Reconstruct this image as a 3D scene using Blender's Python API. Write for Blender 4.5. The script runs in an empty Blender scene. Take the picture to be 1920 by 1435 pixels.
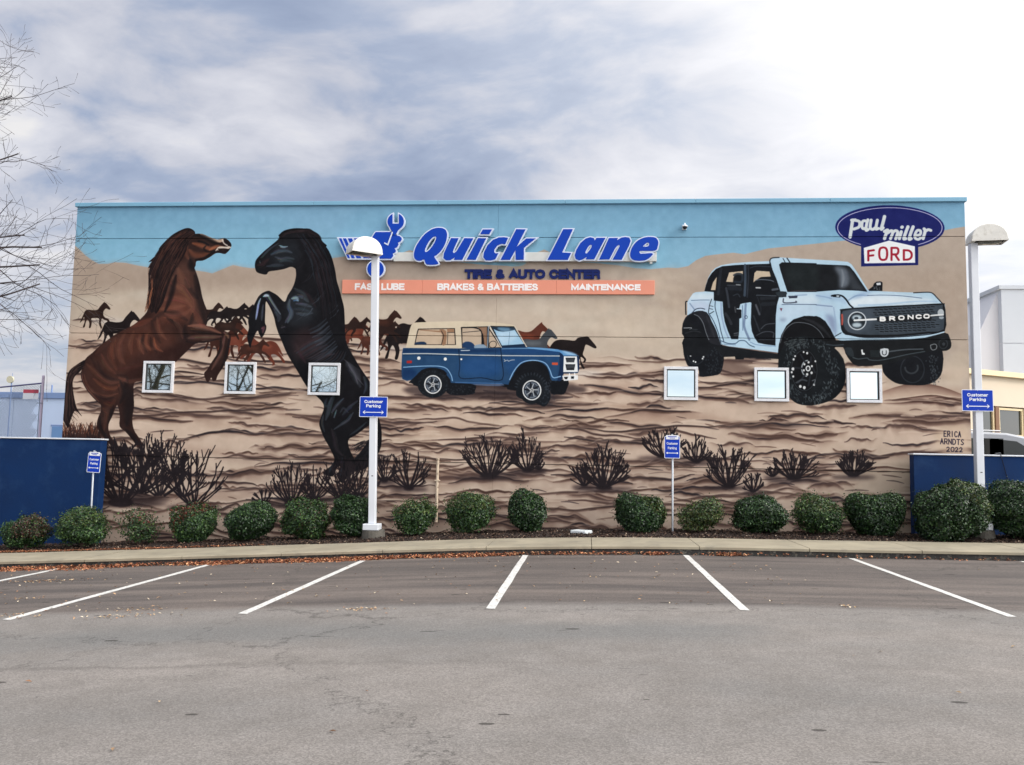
import bpy, bmesh, math, random
import numpy as np
from mathutils import Vector, Matrix
R = math.radians
# ------------------------------------------------------------------ camera
FPX, YAW, PITCH, ROLL, CAMZ = 1599.5, .0881857, .0913083, .0204729, 1.6      # focal length in pixels of a 1920 px wide frame
def cam_axes():
    cy, sy, cp, sp = math.cos(YAW), math.sin(YAW), math.cos(PITCH), math.sin(PITCH)
    f = np.array([-sy*cp, cy*cp, sp]); r = np.array([cy, sy, 0.]); u = np.cross(r, f)
    return math.cos(ROLL)*r+math.sin(ROLL)*u, -math.sin(ROLL)*r+math.cos(ROLL)*u, f
C_R, C_U, C_F = cam_axes()
WY = 19.8                                                                    # the wall's distance
K_ = WY/18.4
XL, XR = -11.8346*K_, 7.9162*K_
def wz(z): return CAMZ+(z-CAMZ)*K_
ZT, Z1, Z2, Z3 = wz(7.34538), wz(6.50452), wz(4.3038), wz(1.5336)
ZB0 = -.9; MS = 130
def at(x, y, Y):
    d = C_F+(x-960)/FPX*C_R-(y-717.5)/FPX*C_U
    return np.array([0, 0, CAMZ])+d*(Y/d[1])
scene = bpy.context.scene
cam = bpy.data.cameras.new('camera'); co = bpy.data.objects.new('camera', cam); scene.collection.objects.link(co)
cam.sensor_fit = 'HORIZONTAL'; cam.sensor_width = 36; cam.lens = 36*FPX/1920; cam.clip_end = 3000; cam.clip_start = .05
co.matrix_world = Matrix(((C_R[0], C_U[0], -C_F[0], 0), (C_R[1], C_U[1], -C_F[1], 0), (C_R[2], C_U[2], -C_F[2], CAMZ), (0, 0, 0, 1)))
scene.camera = co
# ------------------------------------------------------------------ sky and sun: thin bright overcast, sun behind cloud high on the right
SUN = Vector((.86, -.22, .62)).normalized()
world = bpy.data.worlds.new('World'); scene.world = world; world.use_nodes = True
wt = world.node_tree; wt.nodes.clear()
class NT:
    def __init__(s, t): s.t = t
    def __call__(s, typ, props=None, **inp):
        n = s.t.nodes.new(typ)
        for k, v in (props or {}).items(): setattr(n, k, v)
        for k, v in inp.items():
            k2 = int(k[1:]) if k[0] == '_' and k[1:].isdigit() else k.replace('_', ' ')
            if isinstance(v, bpy.types.NodeSocket): s.t.links.new(v, n.inputs[k2])
            else: n.inputs[k2].default_value = v
        return n
    def math(s, op, a, b=0., c=0., clamp=False):
        n = s('ShaderNodeMath', {'operation': op, 'use_clamp': clamp}, _0=a, _1=b, _2=c); return n.outputs[0]
    def mix(s, f, a, b, mode='MIX'):
        n = s('ShaderNodeMix', {'data_type': 'RGBA', 'blend_type': mode}); 
        for i, v in ((0, f), (6, a), (7, b)):
            if isinstance(v, bpy.types.NodeSocket): s.t.links.new(v, n.inputs[i])
            else: n.inputs[i].default_value = v
        return n.outputs[2]
    def ramp(s, f, pts, interp='LINEAR'):
        n = s('ShaderNodeValToRGB', None, Fac=f); n.color_ramp.interpolation = interp; e = n.color_ramp.elements
        while len(e) < len(pts): e.new(.5)
        for i, (p_, c) in enumerate(pts):
            e[i].position = p_; e[i].color = (c, c, c, 1) if not hasattr(c, '__len__') else (*c[:3], 1)
        return n.outputs[0]
    def noise(s, v, sc, det=4., rough=.55, dist=0., dims='3D'):
        return s('ShaderNodeTexNoise', {'noise_dimensions': dims}, Vector=v, Scale=sc, Detail=det, Roughness=rough, Distortion=dist)
def lin(c):
    c = [v/255 for v in c]; return tuple(v/12.92 if v <= .04045 else ((v+.055)/1.055)**2.4 for v in c)+(1,)
W = NT(wt)
tc = W('ShaderNodeTexCoord').outputs['Generated']
sky = W('ShaderNodeTexSky', {'sky_type': 'NISHITA', 'sun_disc': False, 'sun_elevation': math.asin(SUN.z), 'sun_rotation': math.atan2(SUN.x, SUN.y), 'air_density': 1.2, 'dust_density': 2.})
skyc = W('ShaderNodeVectorMath', {'operation': 'SCALE'}, _0=sky.outputs[0]); skyc.inputs['Scale'].default_value = .10
sp = W('ShaderNodeSeparateXYZ', None, Vector=tc)
zc = W.math('MAXIMUM', sp.outputs[2], 0.); zd = W.math('ADD', zc, .18)
u = W.math('DIVIDE', sp.outputs[0], zd); v = W.math('DIVIDE', sp.outputs[1], zd)
pv = W('ShaderNodeCombineXYZ', None, X=u, Y=v, Z=0.)
warp = W.noise(pv.outputs[0], .9, 3.)
pw = W('ShaderNodeVectorMath', {'operation': 'MULTIPLY_ADD'}, _0=warp.outputs['Color'], _1=(.7, .7, 0), _2=pv.outputs[0])
mp = W('ShaderNodeMapping', None, Vector=pw.outputs[0]); mp.inputs['Scale'].default_value = (.85, 1.0, 1); mp.inputs['Rotation'].default_value = (0, 0, .45); mp.inputs['Location'].default_value = (12.458034, 14.835740, 0)
n1 = W.noise(mp.outputs[0], .8, 5., .5)
n2 = W.noise(mp.outputs[0], 2.5, 7., .58)
n3 = W.noise(mp.outputs[0], 6.5, 5., .55)
thick = W.math('ADD', W.math('ADD', W.math('MULTIPLY', n1.outputs[0], .58), W.math('MULTIPLY', n2.outputs[0], .28)), W.math('MULTIPLY', n3.outputs[0], .14))
# brightness of the veil falls away from the hidden sun
sd = W('ShaderNodeVectorMath', {'operation': 'DOT_PRODUCT'}, _0=tc, _1=tuple(SUN)).outputs['Value']
near = W.math('MULTIPLY_ADD', sd, .5, .5)
bright = W.ramp(thick, [(.41, lin((252, 250, 250))), (.455, lin((232, 233, 242))), (.50, lin((212, 215, 228))), (.55, lin((174, 187, 213))), (.62, lin((148, 163, 194)))])
glow = W.ramp(near, [(.42, 0.), (.58, .38), (.72, 1.)])
col = W.mix(W.math('MULTIPLY', glow, .84), bright, lin((255, 253, 248)))
# towards the horizon the cloud base pales
hz = W.ramp(zc, [(.0, 1.), (.10, .75), (.24, 0.)])
hzn = W.ramp(n2.outputs[0], [(.4, lin((240, 238, 240))), (.62, lin((206, 216, 230)))])
col = W.mix(W.math('MULTIPLY', hz, .8), col, hzn)
gl2 = W.ramp(near, [(.70, 0.), (.90, .4), (1., 1.)])
gain = W.math('ADD', W.math('MULTIPLY_ADD', glow, .6, .93), W.math('MULTIPLY', gl2, 3.2))
colg = W('ShaderNodeVectorMath', {'operation': 'SCALE'}, _0=col, Scale=gain)
cover = W.mix(.93, skyc.outputs[0], colg.outputs[0])
bg = W('ShaderNodeBackground', None, Color=cover, Strength=1.0)
W.t.links.new(bg.outputs[0], W('ShaderNodeOutputWorld').inputs[0])
sl = bpy.data.lights.new('sun', 'SUN'); sl.energy = 1.3; sl.angle = R(12); sl.color = (1, .93, .82)
so = bpy.data.objects.new('sun', sl); scene.collection.objects.link(so); so.rotation_euler = SUN.to_track_quat('Z', 'Y').to_euler()
scene.view_settings.view_transform = 'Standard'; scene.view_settings.look = 'None'; scene.view_settings.exposure = 0.0; scene.view_settings.gamma = 1; scene.view_settings.use_curve_mapping = False
scene.cycles.max_bounces = 6; scene.cycles.use_denoising = True

# ------------------------------------------------------------------ helpers
COL = scene.collection
def link(o): COL.objects.link(o); return o
def tag(o, label=None, cat=None, group=None, kind=None):
    for k, v_ in (('label', label), ('category', cat), ('group', group), ('kind', kind)):
        if v_: o[k] = v_
    return o
def empty(name, loc, label, cat, group=None, rz=0):
    o = bpy.data.objects.new(name, None); o.location = loc; o.rotation_euler = (0, 0, rz); link(o); o.empty_display_size = .2
    bpy.context.view_layer.update(); return tag(o, label, cat, group)
def mesh(name, V_, F_, mat=None, parent=None, smooth=False, local=False, uv=None):
    """vertices are in world space; a child is stored relative to its parent unless local"""
    me = bpy.data.meshes.new(name); V_ = np.asarray(V_, float).reshape(-1, 3)
    me.from_pydata(V_.tolist(), [], [list(map(int, f)) for f in F_]); 
    if mat: me.materials.append(mat)
    if smooth: me.polygons.foreach_set('use_smooth', [True]*len(me.polygons))
    o = bpy.data.objects.new(name, me); link(o)
    if parent:
        o.parent = parent
        if not local: me.transform(wmat(parent).inverted())
    me.update(); return o
def wmat(o):
    m_ = Matrix.LocRotScale(o.location, o.rotation_euler, o.scale)
    return wmat(o.parent) @ m_ if o.parent else m_
class B:
    """collects shapes for one mesh"""
    def __init__(s): s.v = []; s.f = []; s.n = 0
    def add(s, V_, F_):
        V_ = np.asarray(V_, float).reshape(-1, 3); s.v.append(V_); s.f += [[i+s.n for i in f] for f in F_]; s.n += len(V_); return s
    def box(s, x0, x1, y0, y1, z0, z1, bev=0.):
        if bev:
            b = bev; V_ = []; 
            for sx, x in ((-1, x0), (1, x1)):
                for sy, y in ((-1, y0), (1, y1)):
                    for sz, z in ((-1, z0), (1, z1)):
                        V_ += [(x, y-sy*b, z-sz*b), (x-sx*b, y, z-sz*b), (x-sx*b, y-sy*b, z)]
            bm = bmesh.new(); [bm.verts.new(q) for q in V_]; r_ = bmesh.ops.convex_hull(bm, input=bm.verts[:])
            bmesh.ops.dissolve_limit(bm, angle_limit=.01, verts=bm.verts[:], edges=bm.edges[:]); bm.verts.index_update()
            s.add([w_.co[:] for w_ in bm.verts], [[q.index for q in f.verts] for f in bm.faces]); bm.free(); return s
        V_ = [(x, y, z) for x in (x0, x1) for y in (y0, y1) for z in (z0, z1)]
        return s.add(V_, [(0, 1, 3, 2), (4, 6, 7, 5), (0, 4, 5, 1), (2, 3, 7, 6), (0, 2, 6, 4), (1, 5, 7, 3)])
    def tube(s, pts, r, n=8, r1=None, cap=True):
        P = [Vector(p_) for p_ in pts]; m_ = len(P); r1 = r if r1 is None else r1; V_ = []; a = None
        for i, p_ in enumerate(P):
            d = (P[min(i+1, m_-1)]-P[max(i-1, 0)]).normalized()
            if a is None: a = d.orthogonal().normalized()
            a = (a-d*a.dot(d)).normalized(); b = d.cross(a); rr = r+(r1-r)*i/(m_-1)
            V_ += [p_+a*rr*math.cos(t*2*math.pi/n)+b*rr*math.sin(t*2*math.pi/n) for t in range(n)]
        F_ = [(i*n+t, i*n+(t+1) % n, (i+1)*n+(t+1) % n, (i+1)*n+t) for i in range(m_-1) for t in range(n)]
        if cap: F_ += [list(range(n))[::-1], [(m_-1)*n+t for t in range(n)]]
        return s.add([q[:] for q in V_], F_)
    def prism(s, P, y0, y1):            # P: outline in x,z (counter-clockwise seen from -y); front face at y0
        n = len(P); V_ = [(a, y0, b) for a, b in P]+[(a, y1, b) for a, b in P]
        return s.add(V_, [list(range(n)), list(range(n, 2*n))[::-1]]+[(i, n+i, n+(i+1) % n, (i+1) % n) for i in range(n)])
    def make(s, name, mat=None, parent=None, smooth=False, local=False):
        return mesh(name, np.vstack(s.v), s.f, mat, parent, smooth, local)
MATS = {}
def mat(name, col, rough=.6, metal=0., spec=.5, bump=0., bscale=40., var=0., vscale=3., dirt=None, coat=0.):
    if name in MATS: return MATS[name]
    m_ = bpy.data.materials.new(name); m_.use_nodes = True; N = NT(m_.node_tree); bs = m_.node_tree.nodes['Principled BSDF']
    c = col if len(col) == 4 else (*col, 1)
    bs.inputs['Base Color'].default_value = c; bs.inputs['Roughness'].default_value = rough; bs.inputs['Metallic'].default_value = metal; bs.inputs['Specular IOR Level'].default_value = spec; bs.inputs['Coat Weight'].default_value = coat
    o = N('ShaderNodeTexCoord').outputs['Object']
    if var:
        n = N.noise(o, vscale, 5., .6); k = N.ramp(n.outputs[0], [(.3, 1-var), (.7, 1+var*.5)])
        x = N.mix(1., c, k, 'MULTIPLY')
        if dirt:
            n3 = N.noise(o, vscale*2.3, 6., .65); x = N.mix(N.ramp(n3.outputs[0], [(.52, 0.), (.7, dirt[1])]), x, (*dirt[0], 1))
        N.t.links.new(x, bs.inputs['Base Color'])
        N.t.links.new(N.math('MULTIPLY_ADD', n.outputs[0], .3, rough-.15), bs.inputs['Roughness'])
    if bump:
        n = N.noise(o, bscale, 4., .6); b = N('ShaderNodeBump', None, Height=n.outputs[0], Strength=bump, Distance=.01); N.t.links.new(b.outputs[0], bs.inputs['Normal'])
    MATS[name] = m_; return m_
GX = [-40, -16, -12.5, -11.23, -9.93, -6.98, -4.0, -1.06, 1.8, 4.66, 7.5, 12, 40]
GZ = [-1.1, -.88, -.76, -.69, -.62, -.45, -.27, -.10, -.02, .0, .04, .08, .1]
def gz(x):                                         # the lot falls away to the left
    g = 0.; 
    for d in (-1.2, -.6, 0, .6, 1.2): g += float(np.interp(x+d, GX, GZ))/5
    return g
KY, SY, BY = 15.8, 17.5, WY                         # kerb face, back of the pavement, foot of the wall
def outline_mesh(polys, ext, off=0.):
    """filled 2-D curve from closed outlines (holes by even-odd), thickened by ext either side and grown by off"""
    c = bpy.data.curves.new('t', 'CURVE'); c.dimensions = '2D'; c.fill_mode = 'BOTH'; c.extrude = ext; c.offset = off; c.resolution_u = 1
    for P in polys:
        sp_ = c.splines.new('POLY'); sp_.points.add(len(P)-1); sp_.use_cyclic_u = True
        for q, (a, b) in zip(sp_.points, P): q.co = (a, b, 0, 1)
    o = bpy.data.objects.new('t', c); link(o); dg = bpy.context.evaluated_depsgraph_get(); dg.update()
    me = bpy.data.meshes.new_from_object(o.evaluated_get(dg)); bpy.data.objects.remove(o); bpy.data.curves.remove(c)
    V_ = np.array([q.co[:] for q in me.vertices]).reshape(-1, 3); F_ = [list(f.vertices) for f in me.polygons]; bpy.data.meshes.remove(me)
    return V_, F_

GS = {'A': (.74, "0,0 .37,1 .74,0|.13,.32 .61,.32"), 'B': (.66, "0,0 0,1|0,1 .42,1 .58,.93 .61,.77 .56,.62 .42,.55 0,.55|.42,.54 .6,.46 .66,.27 .6,.07 .42,0 0,0"), 'C': (.74, ".72,.70 .6,.92 .37,1 .12,.88 0,.5 .12,.12 .37,0 .6,.08 .72,.30"), 'E': (.58, ".58,1 0,1 0,0 .6,0|0,.53 .52,.53"),
      'F': (.55, ".56,1 0,1 0,0|0,.52 .5,.52"), 'I': (.0, "0,0 0,1"), 'K': (.68, "0,0 0,1|.64,1 0,.38|.2,.57 .68,0"), 'L': (.54, "0,1 0,0 .54,0"), 'M': (.82, "0,0 0,1 .41,.1 .82,1 .82,0"), 'N': (.66, "0,0 0,1 .66,0 .66,1"), 'O': (.8, ".4,1 .12,.88 0,.5 .12,.12 .4,0 .68,.12 .8,.5 .68,.88 .4,1"),
      'P': (.6, "0,0 0,1|0,1 .42,1 .58,.9 .6,.73 .56,.55 .42,.46 0,.46"), 'R': (.66, "0,0 0,1|0,1 .44,1 .6,.9 .62,.75 .58,.6 .44,.52 0,.52|.42,.5 .58,.38 .62,0"), 'S': (.62, ".58,.74 .5,.93 .3,1 .08,.93 .03,.75 .12,.6 .5,.44 .62,.26 .55,.07 .3,0 .08,.06 0,.28"), 'T': (.64, "0,1 .64,1|.32,1 .32,0"), 'U': (.66, "0,1 0,.3 .1,.06 .33,0 .56,.06 .66,.3 .66,1"),
      '&': (.72, ".72,0 .2,.62 .14,.82 .22,.97 .36,1 .5,.92 .48,.76|.49,.78 .4,.64 .1,.42 .02,.22 .12,.04 .32,0 .52,.1 .66,.42"), 'u': (.46, "0,.68 0,.2 .08,.03 .25,0 .38,.05 .46,.2|.46,.68 .46,0"), 's': (.42, ".4,.52 .32,.65 .18,.69 .05,.6 .04,.48 .14,.4 .32,.31 .42,.2 .36,.05 .2,0 .06,.05 0,.17"), 't': (.28, ".13,.9 .13,.1 .2,.01 .3,.02|0,.66 .3,.66"),
      'o': (.5, ".25,.68 .06,.58 0,.34 .06,.1 .25,0 .44,.1 .5,.34 .44,.58 .25,.68"), 'm': (.76, "0,0 0,.68|0,.5 .08,.63 .2,.68 .34,.62 .38,.48 .38,0|.38,.5 .46,.63 .58,.68 .72,.62 .76,.48 .76,0"), 'e': (.48, "0,.36 .48,.36 .42,.6 .25,.68 .06,.58 0,.34 .06,.1 .25,0 .4,.04 .47,.15"), 'r': (.28, "0,0 0,.68|0,.48 .08,.62 .2,.67 .3,.66"),
      'a': (.44, ".03,.54 .12,.66 .25,.69 .38,.64 .43,.5 .43,0|.43,.4 .1,.36 0,.2 .05,.05 .18,0 .34,.06 .43,.18"), 'k': (.44, "0,0 0,1|.4,.68 0,.28|.14,.42 .44,0"), 'i': (.0, "0,0 0,.68|0,.9 0,1"), 'n': (.45, "0,0 0,.68|0,.48 .08,.62 .25,.68 .4,.6 .45,.42 .45,0"), 'g': (.48, ".46,.68 .46,-.08 .38,-.24 .22,-.28 .05,-.22|.46,.34 .4,.6 .24,.68 .06,.58 0,.34 .06,.1 .24,0 .4,.08 .46,.34"), ' ': (.18, "")}
def ribbon_text(txt, x0, x1, z0, z1, th, y, dep, smooth=True):
    """sans lettering of even stroke, each letter a shallow raised shape; returns one (verts, faces) per letter"""
    H = z1-z0-th; gap = .26; tot = sum(GS[c][0] for c in txt)+gap*(len(txt)-1); k = (x1-x0-th)/tot; pen = x0+th/2; out = []
    for c in txt:
        wd, st = GS[c]; b = B(); n_s = 0
        for s_ in [q for q in st.split('|') if q]:
            P = np.array([[float(v_) for v_ in q.split(',')] for q in s_.split()]); closed = len(P) > 3 and np.allclose(P[0], P[-1])
            if len(P) > 5 and smooth: P = crom(P, False, 3)
            P = P*np.array([k, H])+np.array([pen, z0+th/2]); m_ = len(P); L_, R_ = [], []
            for i in range(m_):
                d0 = P[i]-P[i-1] if i else (P[-1]-P[-2] if closed else P[1]-P[0]); d1 = P[i+1]-P[i] if i < m_-1 else (P[1]-P[0] if closed else P[-1]-P[-2])
                d0 = d0/max(np.hypot(*d0), 1e-9); d1 = d1/max(np.hypot(*d1), 1e-9); t_ = d0+d1; t_ = t_/max(np.hypot(*t_), 1e-9); nn = np.array([-t_[1], t_[0]]); s2 = 1/max(.42, abs(nn@np.array([-d0[1], d0[0]])))
                e_ = P[i].copy()
                if not closed and i == 0: e_ = e_-d1*th*(.5 if abs(d1[0]) > .95 or abs(d1[1]) > .95 else .2)
                if not closed and i == m_-1: e_ = e_+d0*th*(.5 if abs(d0[0]) > .95 or abs(d0[1]) > .95 else .2)
                L_.append(e_+nn*th/2*s2); R_.append(e_-nn*th/2*s2)
            yf = y-dep-n_s*.0006; n_s += 1; V_ = [(p_[0], yy, p_[1]) for A_ in (L_, R_) for yy in (yf, y) for p_ in A_]
            F_ = []
            for i in range(m_-1): F_ += [(2*m_+i, 2*m_+i+1, i+1, i), (i, i+1, m_+i+1, m_+i), (2*m_+i+1, 2*m_+i, 3*m_+i, 3*m_+i+1)]
            F_ += [(0, m_, 3*m_, 2*m_), (m_-1, 3*m_-1, 4*m_-1, 2*m_-1)]
            b.add(V_, F_)
        if b.v: out.append((np.vstack(b.v), b.f))
        pen += (wd+gap)*k
    return out
# ------------------------------------------------------------------ the painted wall
# A small painter: every brush mark of the mural is laid on a canvas that is then printed on the wall panels.
class Painter:
    def __init__(s, w, h, fx, k):
        s.w, s.h, s.fx, s.k = w, h, fx, k          # fx maps drawing coordinates to canvas pixels, k = pixels per drawing unit
        s.c = np.zeros((h, w, 3), np.float32)
        s.clip = None
    def pts(s, P):
        return s.fx(np.asarray(P, float))
    def box(s, x0, y0, x1, y1):
        return max(0, int(x0)), max(0, int(y0)), min(s.w, int(x1)+2), min(s.h, int(y1)+2)
    def mask(s, P):                                  # exact horizontal coverage, 4 rows per pixel
        x0, y0, x1, y1 = s.box(P[:, 0].min()-2, P[:, 1].min()-2, P[:, 0].max()+2, P[:, 1].max()+2)
        if x1 <= x0 or y1 <= y0: return None
        W_, H_ = x1-x0, y1-y0
        m = np.zeros((H_, W_+1), np.float32)
        A = P; B = np.roll(P, -1, 0); SS = 4
        for r in range(H_*SS):
            y = y0+(r+.5)/SS
            k = ((A[:, 1] <= y) & (B[:, 1] > y)) | ((B[:, 1] <= y) & (A[:, 1] > y))
            if not k.any(): continue
            a, b = A[k], B[k]
            xs = np.sort(a[:, 0]+(y-a[:, 1])/(b[:, 1]-a[:, 1])*(b[:, 0]-a[:, 0]))-x0
            row = m[r//SS]
            for u, v in zip(xs[::2], xs[1::2]):
                u = min(max(u, 0), W_); v = min(max(v, 0), W_)
                iu, iv = int(u), int(v)
                if iu == iv: row[iu] += (v-u)/SS
                else:
                    row[iu] += (iu+1-u)/SS
                    row[iu+1:iv] += 1/SS
                    if iv < W_+1: row[iv] += (v-iv)/SS
        return x0, y0, np.clip(m[:, :W_], 0, 1)
    def comp(s, x0, y0, m, col):
        h, w = m.shape[:2]
        if s.clip is not None:
            cx, cy, cm = s.clip
            full = np.zeros((h, w), np.float32)
            ax0, ay0 = max(x0, cx), max(y0, cy); ax1, ay1 = min(x0+w, cx+cm.shape[1]), min(y0+h, cy+cm.shape[0])
            if ax1 <= ax0 or ay1 <= ay0: return
            full[ay0-y0:ay1-y0, ax0-x0:ax1-x0] = cm[ay0-cy:ay1-cy, ax0-cx:ax1-cx]
            m = m*full
        d = s.c[y0:y0+h, x0:x0+w]
        d += (np.asarray(col, np.float32)-d)*m[..., None]
    def poly(s, P, col, smooth=0, blur=0, a=1.0):
        P = np.asarray(P, float)
        if smooth: P = crom(P, True, smooth)
        r = s.mask(s.pts(P))
        if r is None: return None
        x0, y0, m = r
        if blur:
            b = int(blur*s.k)+1
            x0, y0, m = s.grow(x0, y0, m, 2*b)
            for _ in range(2): m = boxblur(m, b)
        s.comp(x0, y0, m*a, col)
        return x0, y0, m
    def grow(s, x0, y0, m, b):
        nx0, ny0 = max(0, x0-b), max(0, y0-b); nx1, ny1 = min(s.w, x0+m.shape[1]+b), min(s.h, y0+m.shape[0]+b)
        o = np.zeros((ny1-ny0, nx1-nx0), np.float32)
        o[y0-ny0:y0-ny0+m.shape[0], x0-nx0:x0-nx0+m.shape[1]] = m
        return nx0, ny0, o
    def stroke(s, P, w, col, a=1.0, w1=None, soft=.7, smooth=4, closed=False, wm=None):
        P = np.asarray(P, float)
        if smooth and len(P) > 2: P = crom(P, closed, smooth)
        elif closed: P = np.vstack([P, P[:1]])
        Q = s.pts(P); n = len(Q)
        w1 = w if w1 is None else w1
        t = np.linspace(0, 1, n)
        R = (w+(w1-w)*t)*s.k/2
        if wm is not None: R = R+(wm*s.k/2-(w+w1)*s.k/4)*np.sin(np.pi*t)
        sf = max(soft*s.k, .6); air = soft >= 2.4
        if air: R = R*(.25+.75*np.sin(np.pi*np.clip(t, .02, .98))**.6)*1.25; sf = 1.
        pad = R.max()+sf+1
        x0, y0, x1, y1 = s.box(Q[:, 0].min()-pad, Q[:, 1].min()-pad, Q[:, 0].max()+pad, Q[:, 1].max()+pad)
        if x1 <= x0 or y1 <= y0: return
        m = np.zeros((y1-y0, x1-x0), np.float32)
        for i in range(n-1):
            bx0, by0, bx1, by1 = s.box(min(Q[i, 0], Q[i+1, 0])-pad, min(Q[i, 1], Q[i+1, 1])-pad, max(Q[i, 0], Q[i+1, 0])+pad, max(Q[i, 1], Q[i+1, 1])+pad)
            if bx1 <= bx0 or by1 <= by0: continue
            Y, X = np.mgrid[by0:by1, bx0:bx1].astype(np.float32)+.5
            d = Q[i+1]-Q[i]; L = max(d@d, 1e-9)
            u = np.clip(((X-Q[i, 0])*d[0]+(Y-Q[i, 1])*d[1])/L, 0, 1)
            D = np.hypot(X-Q[i, 0]-u*d[0], Y-Q[i, 1]-u*d[1])
            rr = R[i]+(R[i+1]-R[i])*u
            v = np.clip(1-(D/np.maximum(rr*1.25, .5))**2, 0, 1)**1.5 if air else np.clip((rr-D)/sf+.5, 0, 1)
            sub = m[by0-y0:by1-y0, bx0-x0:bx1-x0]
            np.maximum(sub, v, out=sub)
        s.comp(x0, y0, m*a, col)
    def ell(s, cx, cy, rx, ry, col, rot=0, a=1.0, blur=0, n=28):
        t = np.linspace(0, 2*math.pi, n, endpoint=False); c, q = math.cos(rot), math.sin(rot)
        X, Y = rx*np.cos(t), ry*np.sin(t)
        return s.poly(np.stack([cx+X*c-Y*q, cy+X*q+Y*c], 1), col, a=a, blur=blur)
    def ring(s, cx, cy, rx, ry, w, col, rot=0, a=1.0, t0=0, t1=360, soft=.7):
        t = np.radians(np.linspace(t0, t1, 30)); c, q = math.cos(rot), math.sin(rot)
        X, Y = rx*np.cos(t), ry*np.sin(t)
        s.stroke(np.stack([cx+X*c-Y*q, cy+X*q+Y*c], 1), w, col, a=a, smooth=0, soft=soft)
    def wave(s, xs, ys, hd, hu, col, a, lite=None, la=.5):
        """a dune line: crisp on its upper edge, fading over hd below it, with an optional light band above"""
        Q = s.pts(np.stack([xs, ys], 1)); hd = hd*s.k; hu = hu*s.k
        x0, y0, x1, y1 = s.box(Q[:, 0].min(), Q[:, 1].min()-3*hu-3, Q[:, 0].max(), Q[:, 1].max()+hd.max()*1.2+4)
        if x1-x0 < 3 or y1 <= y0: return
        X = np.arange(x0, x1)+.5; yy = np.interp(X, Q[:, 0], Q[:, 1]); t = (X-Q[0, 0])/(Q[-1, 0]-Q[0, 0])
        env = np.clip(np.sin(np.pi*np.clip(t, 0, 1)), 0, 1)**.55
        hh = np.interp(X, Q[:, 0], hd)
        d = (np.arange(y0, y1)+.5)[:, None]-yy[None]
        fall = np.clip(1-d/np.maximum(hh[None]*env[None], .8), 0, 1)**1.6
        m = np.where(d >= 0, fall, np.clip(1+d/1.3, 0, 1))*env[None]*a
        if lite is not None:
            l = np.clip(1-np.abs(d+hu*.9)/(hu), 0, 1)*env[None]*la
            s.comp(x0, y0, l.astype(np.float32), lite)
        s.comp(x0, y0, m.astype(np.float32), col)

def boxblur(m, b):
    for ax in (0, 1):
        p = [(0, 0), (0, 0)]; p[ax] = (b+1, b)
        c = np.cumsum(np.pad(m, p), ax)
        n = m.shape[ax]
        m = (np.take(c, range(2*b+1, 2*b+1+n), ax)-np.take(c, range(0, n), ax))/(2*b+1)
    return m

def crom(P, closed=False, n=4):
    P = np.asarray(P, float); N = len(P)
    if closed: A = [P[(i-1) % N] for i in range(N)]; B = P; C = [P[(i+1) % N] for i in range(N)]; D = [P[(i+2) % N] for i in range(N)]
    else:
        E = np.vstack([2*P[0]-P[1], P, 2*P[-1]-P[-2]]); A, B, C, D = E[:-3], E[1:-2], E[2:-1], E[3:]
    out = []
    for a, b, c, d in zip(A, B, C, D):
        for j in range(n):
            t = j/n
            out.append(.5*((2*b)+(c-a)*t+(2*a-5*b+4*c-d)*t*t+(3*b-a-3*c+d)*t**3))
    if not closed: out.append(P[-1])
    return np.array(out)

def vnoise(w, h, cx, cy, seed, oct=4):
    r = np.random.default_rng(seed); o = np.zeros((h, w), np.float32); amp, tot = 1., 0.
    for k in range(oct):
        gx, gy = max(2, int(cx*2**k))+2, max(2, int(cy*2**k))+2
        g = r.random((gy, gx)).astype(np.float32)
        x = np.linspace(0, gx-1.001, w); y = np.linspace(0, gy-1.001, h)
        xi, yi = x.astype(int), y.astype(int); xf, yf = x-xi, y-yi
        xf = xf*xf*(3-2*xf); yf = (yf*yf*(3-2*yf))[:, None]
        t0 = g[yi][:, xi]*(1-xf)+g[yi][:, xi+1]*xf; t1 = g[yi+1][:, xi]*(1-xf)+g[yi+1][:, xi+1]*xf
        o += amp*(t0*(1-yf)+t1*yf); tot += amp; amp *= .5
    return o/tot

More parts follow.
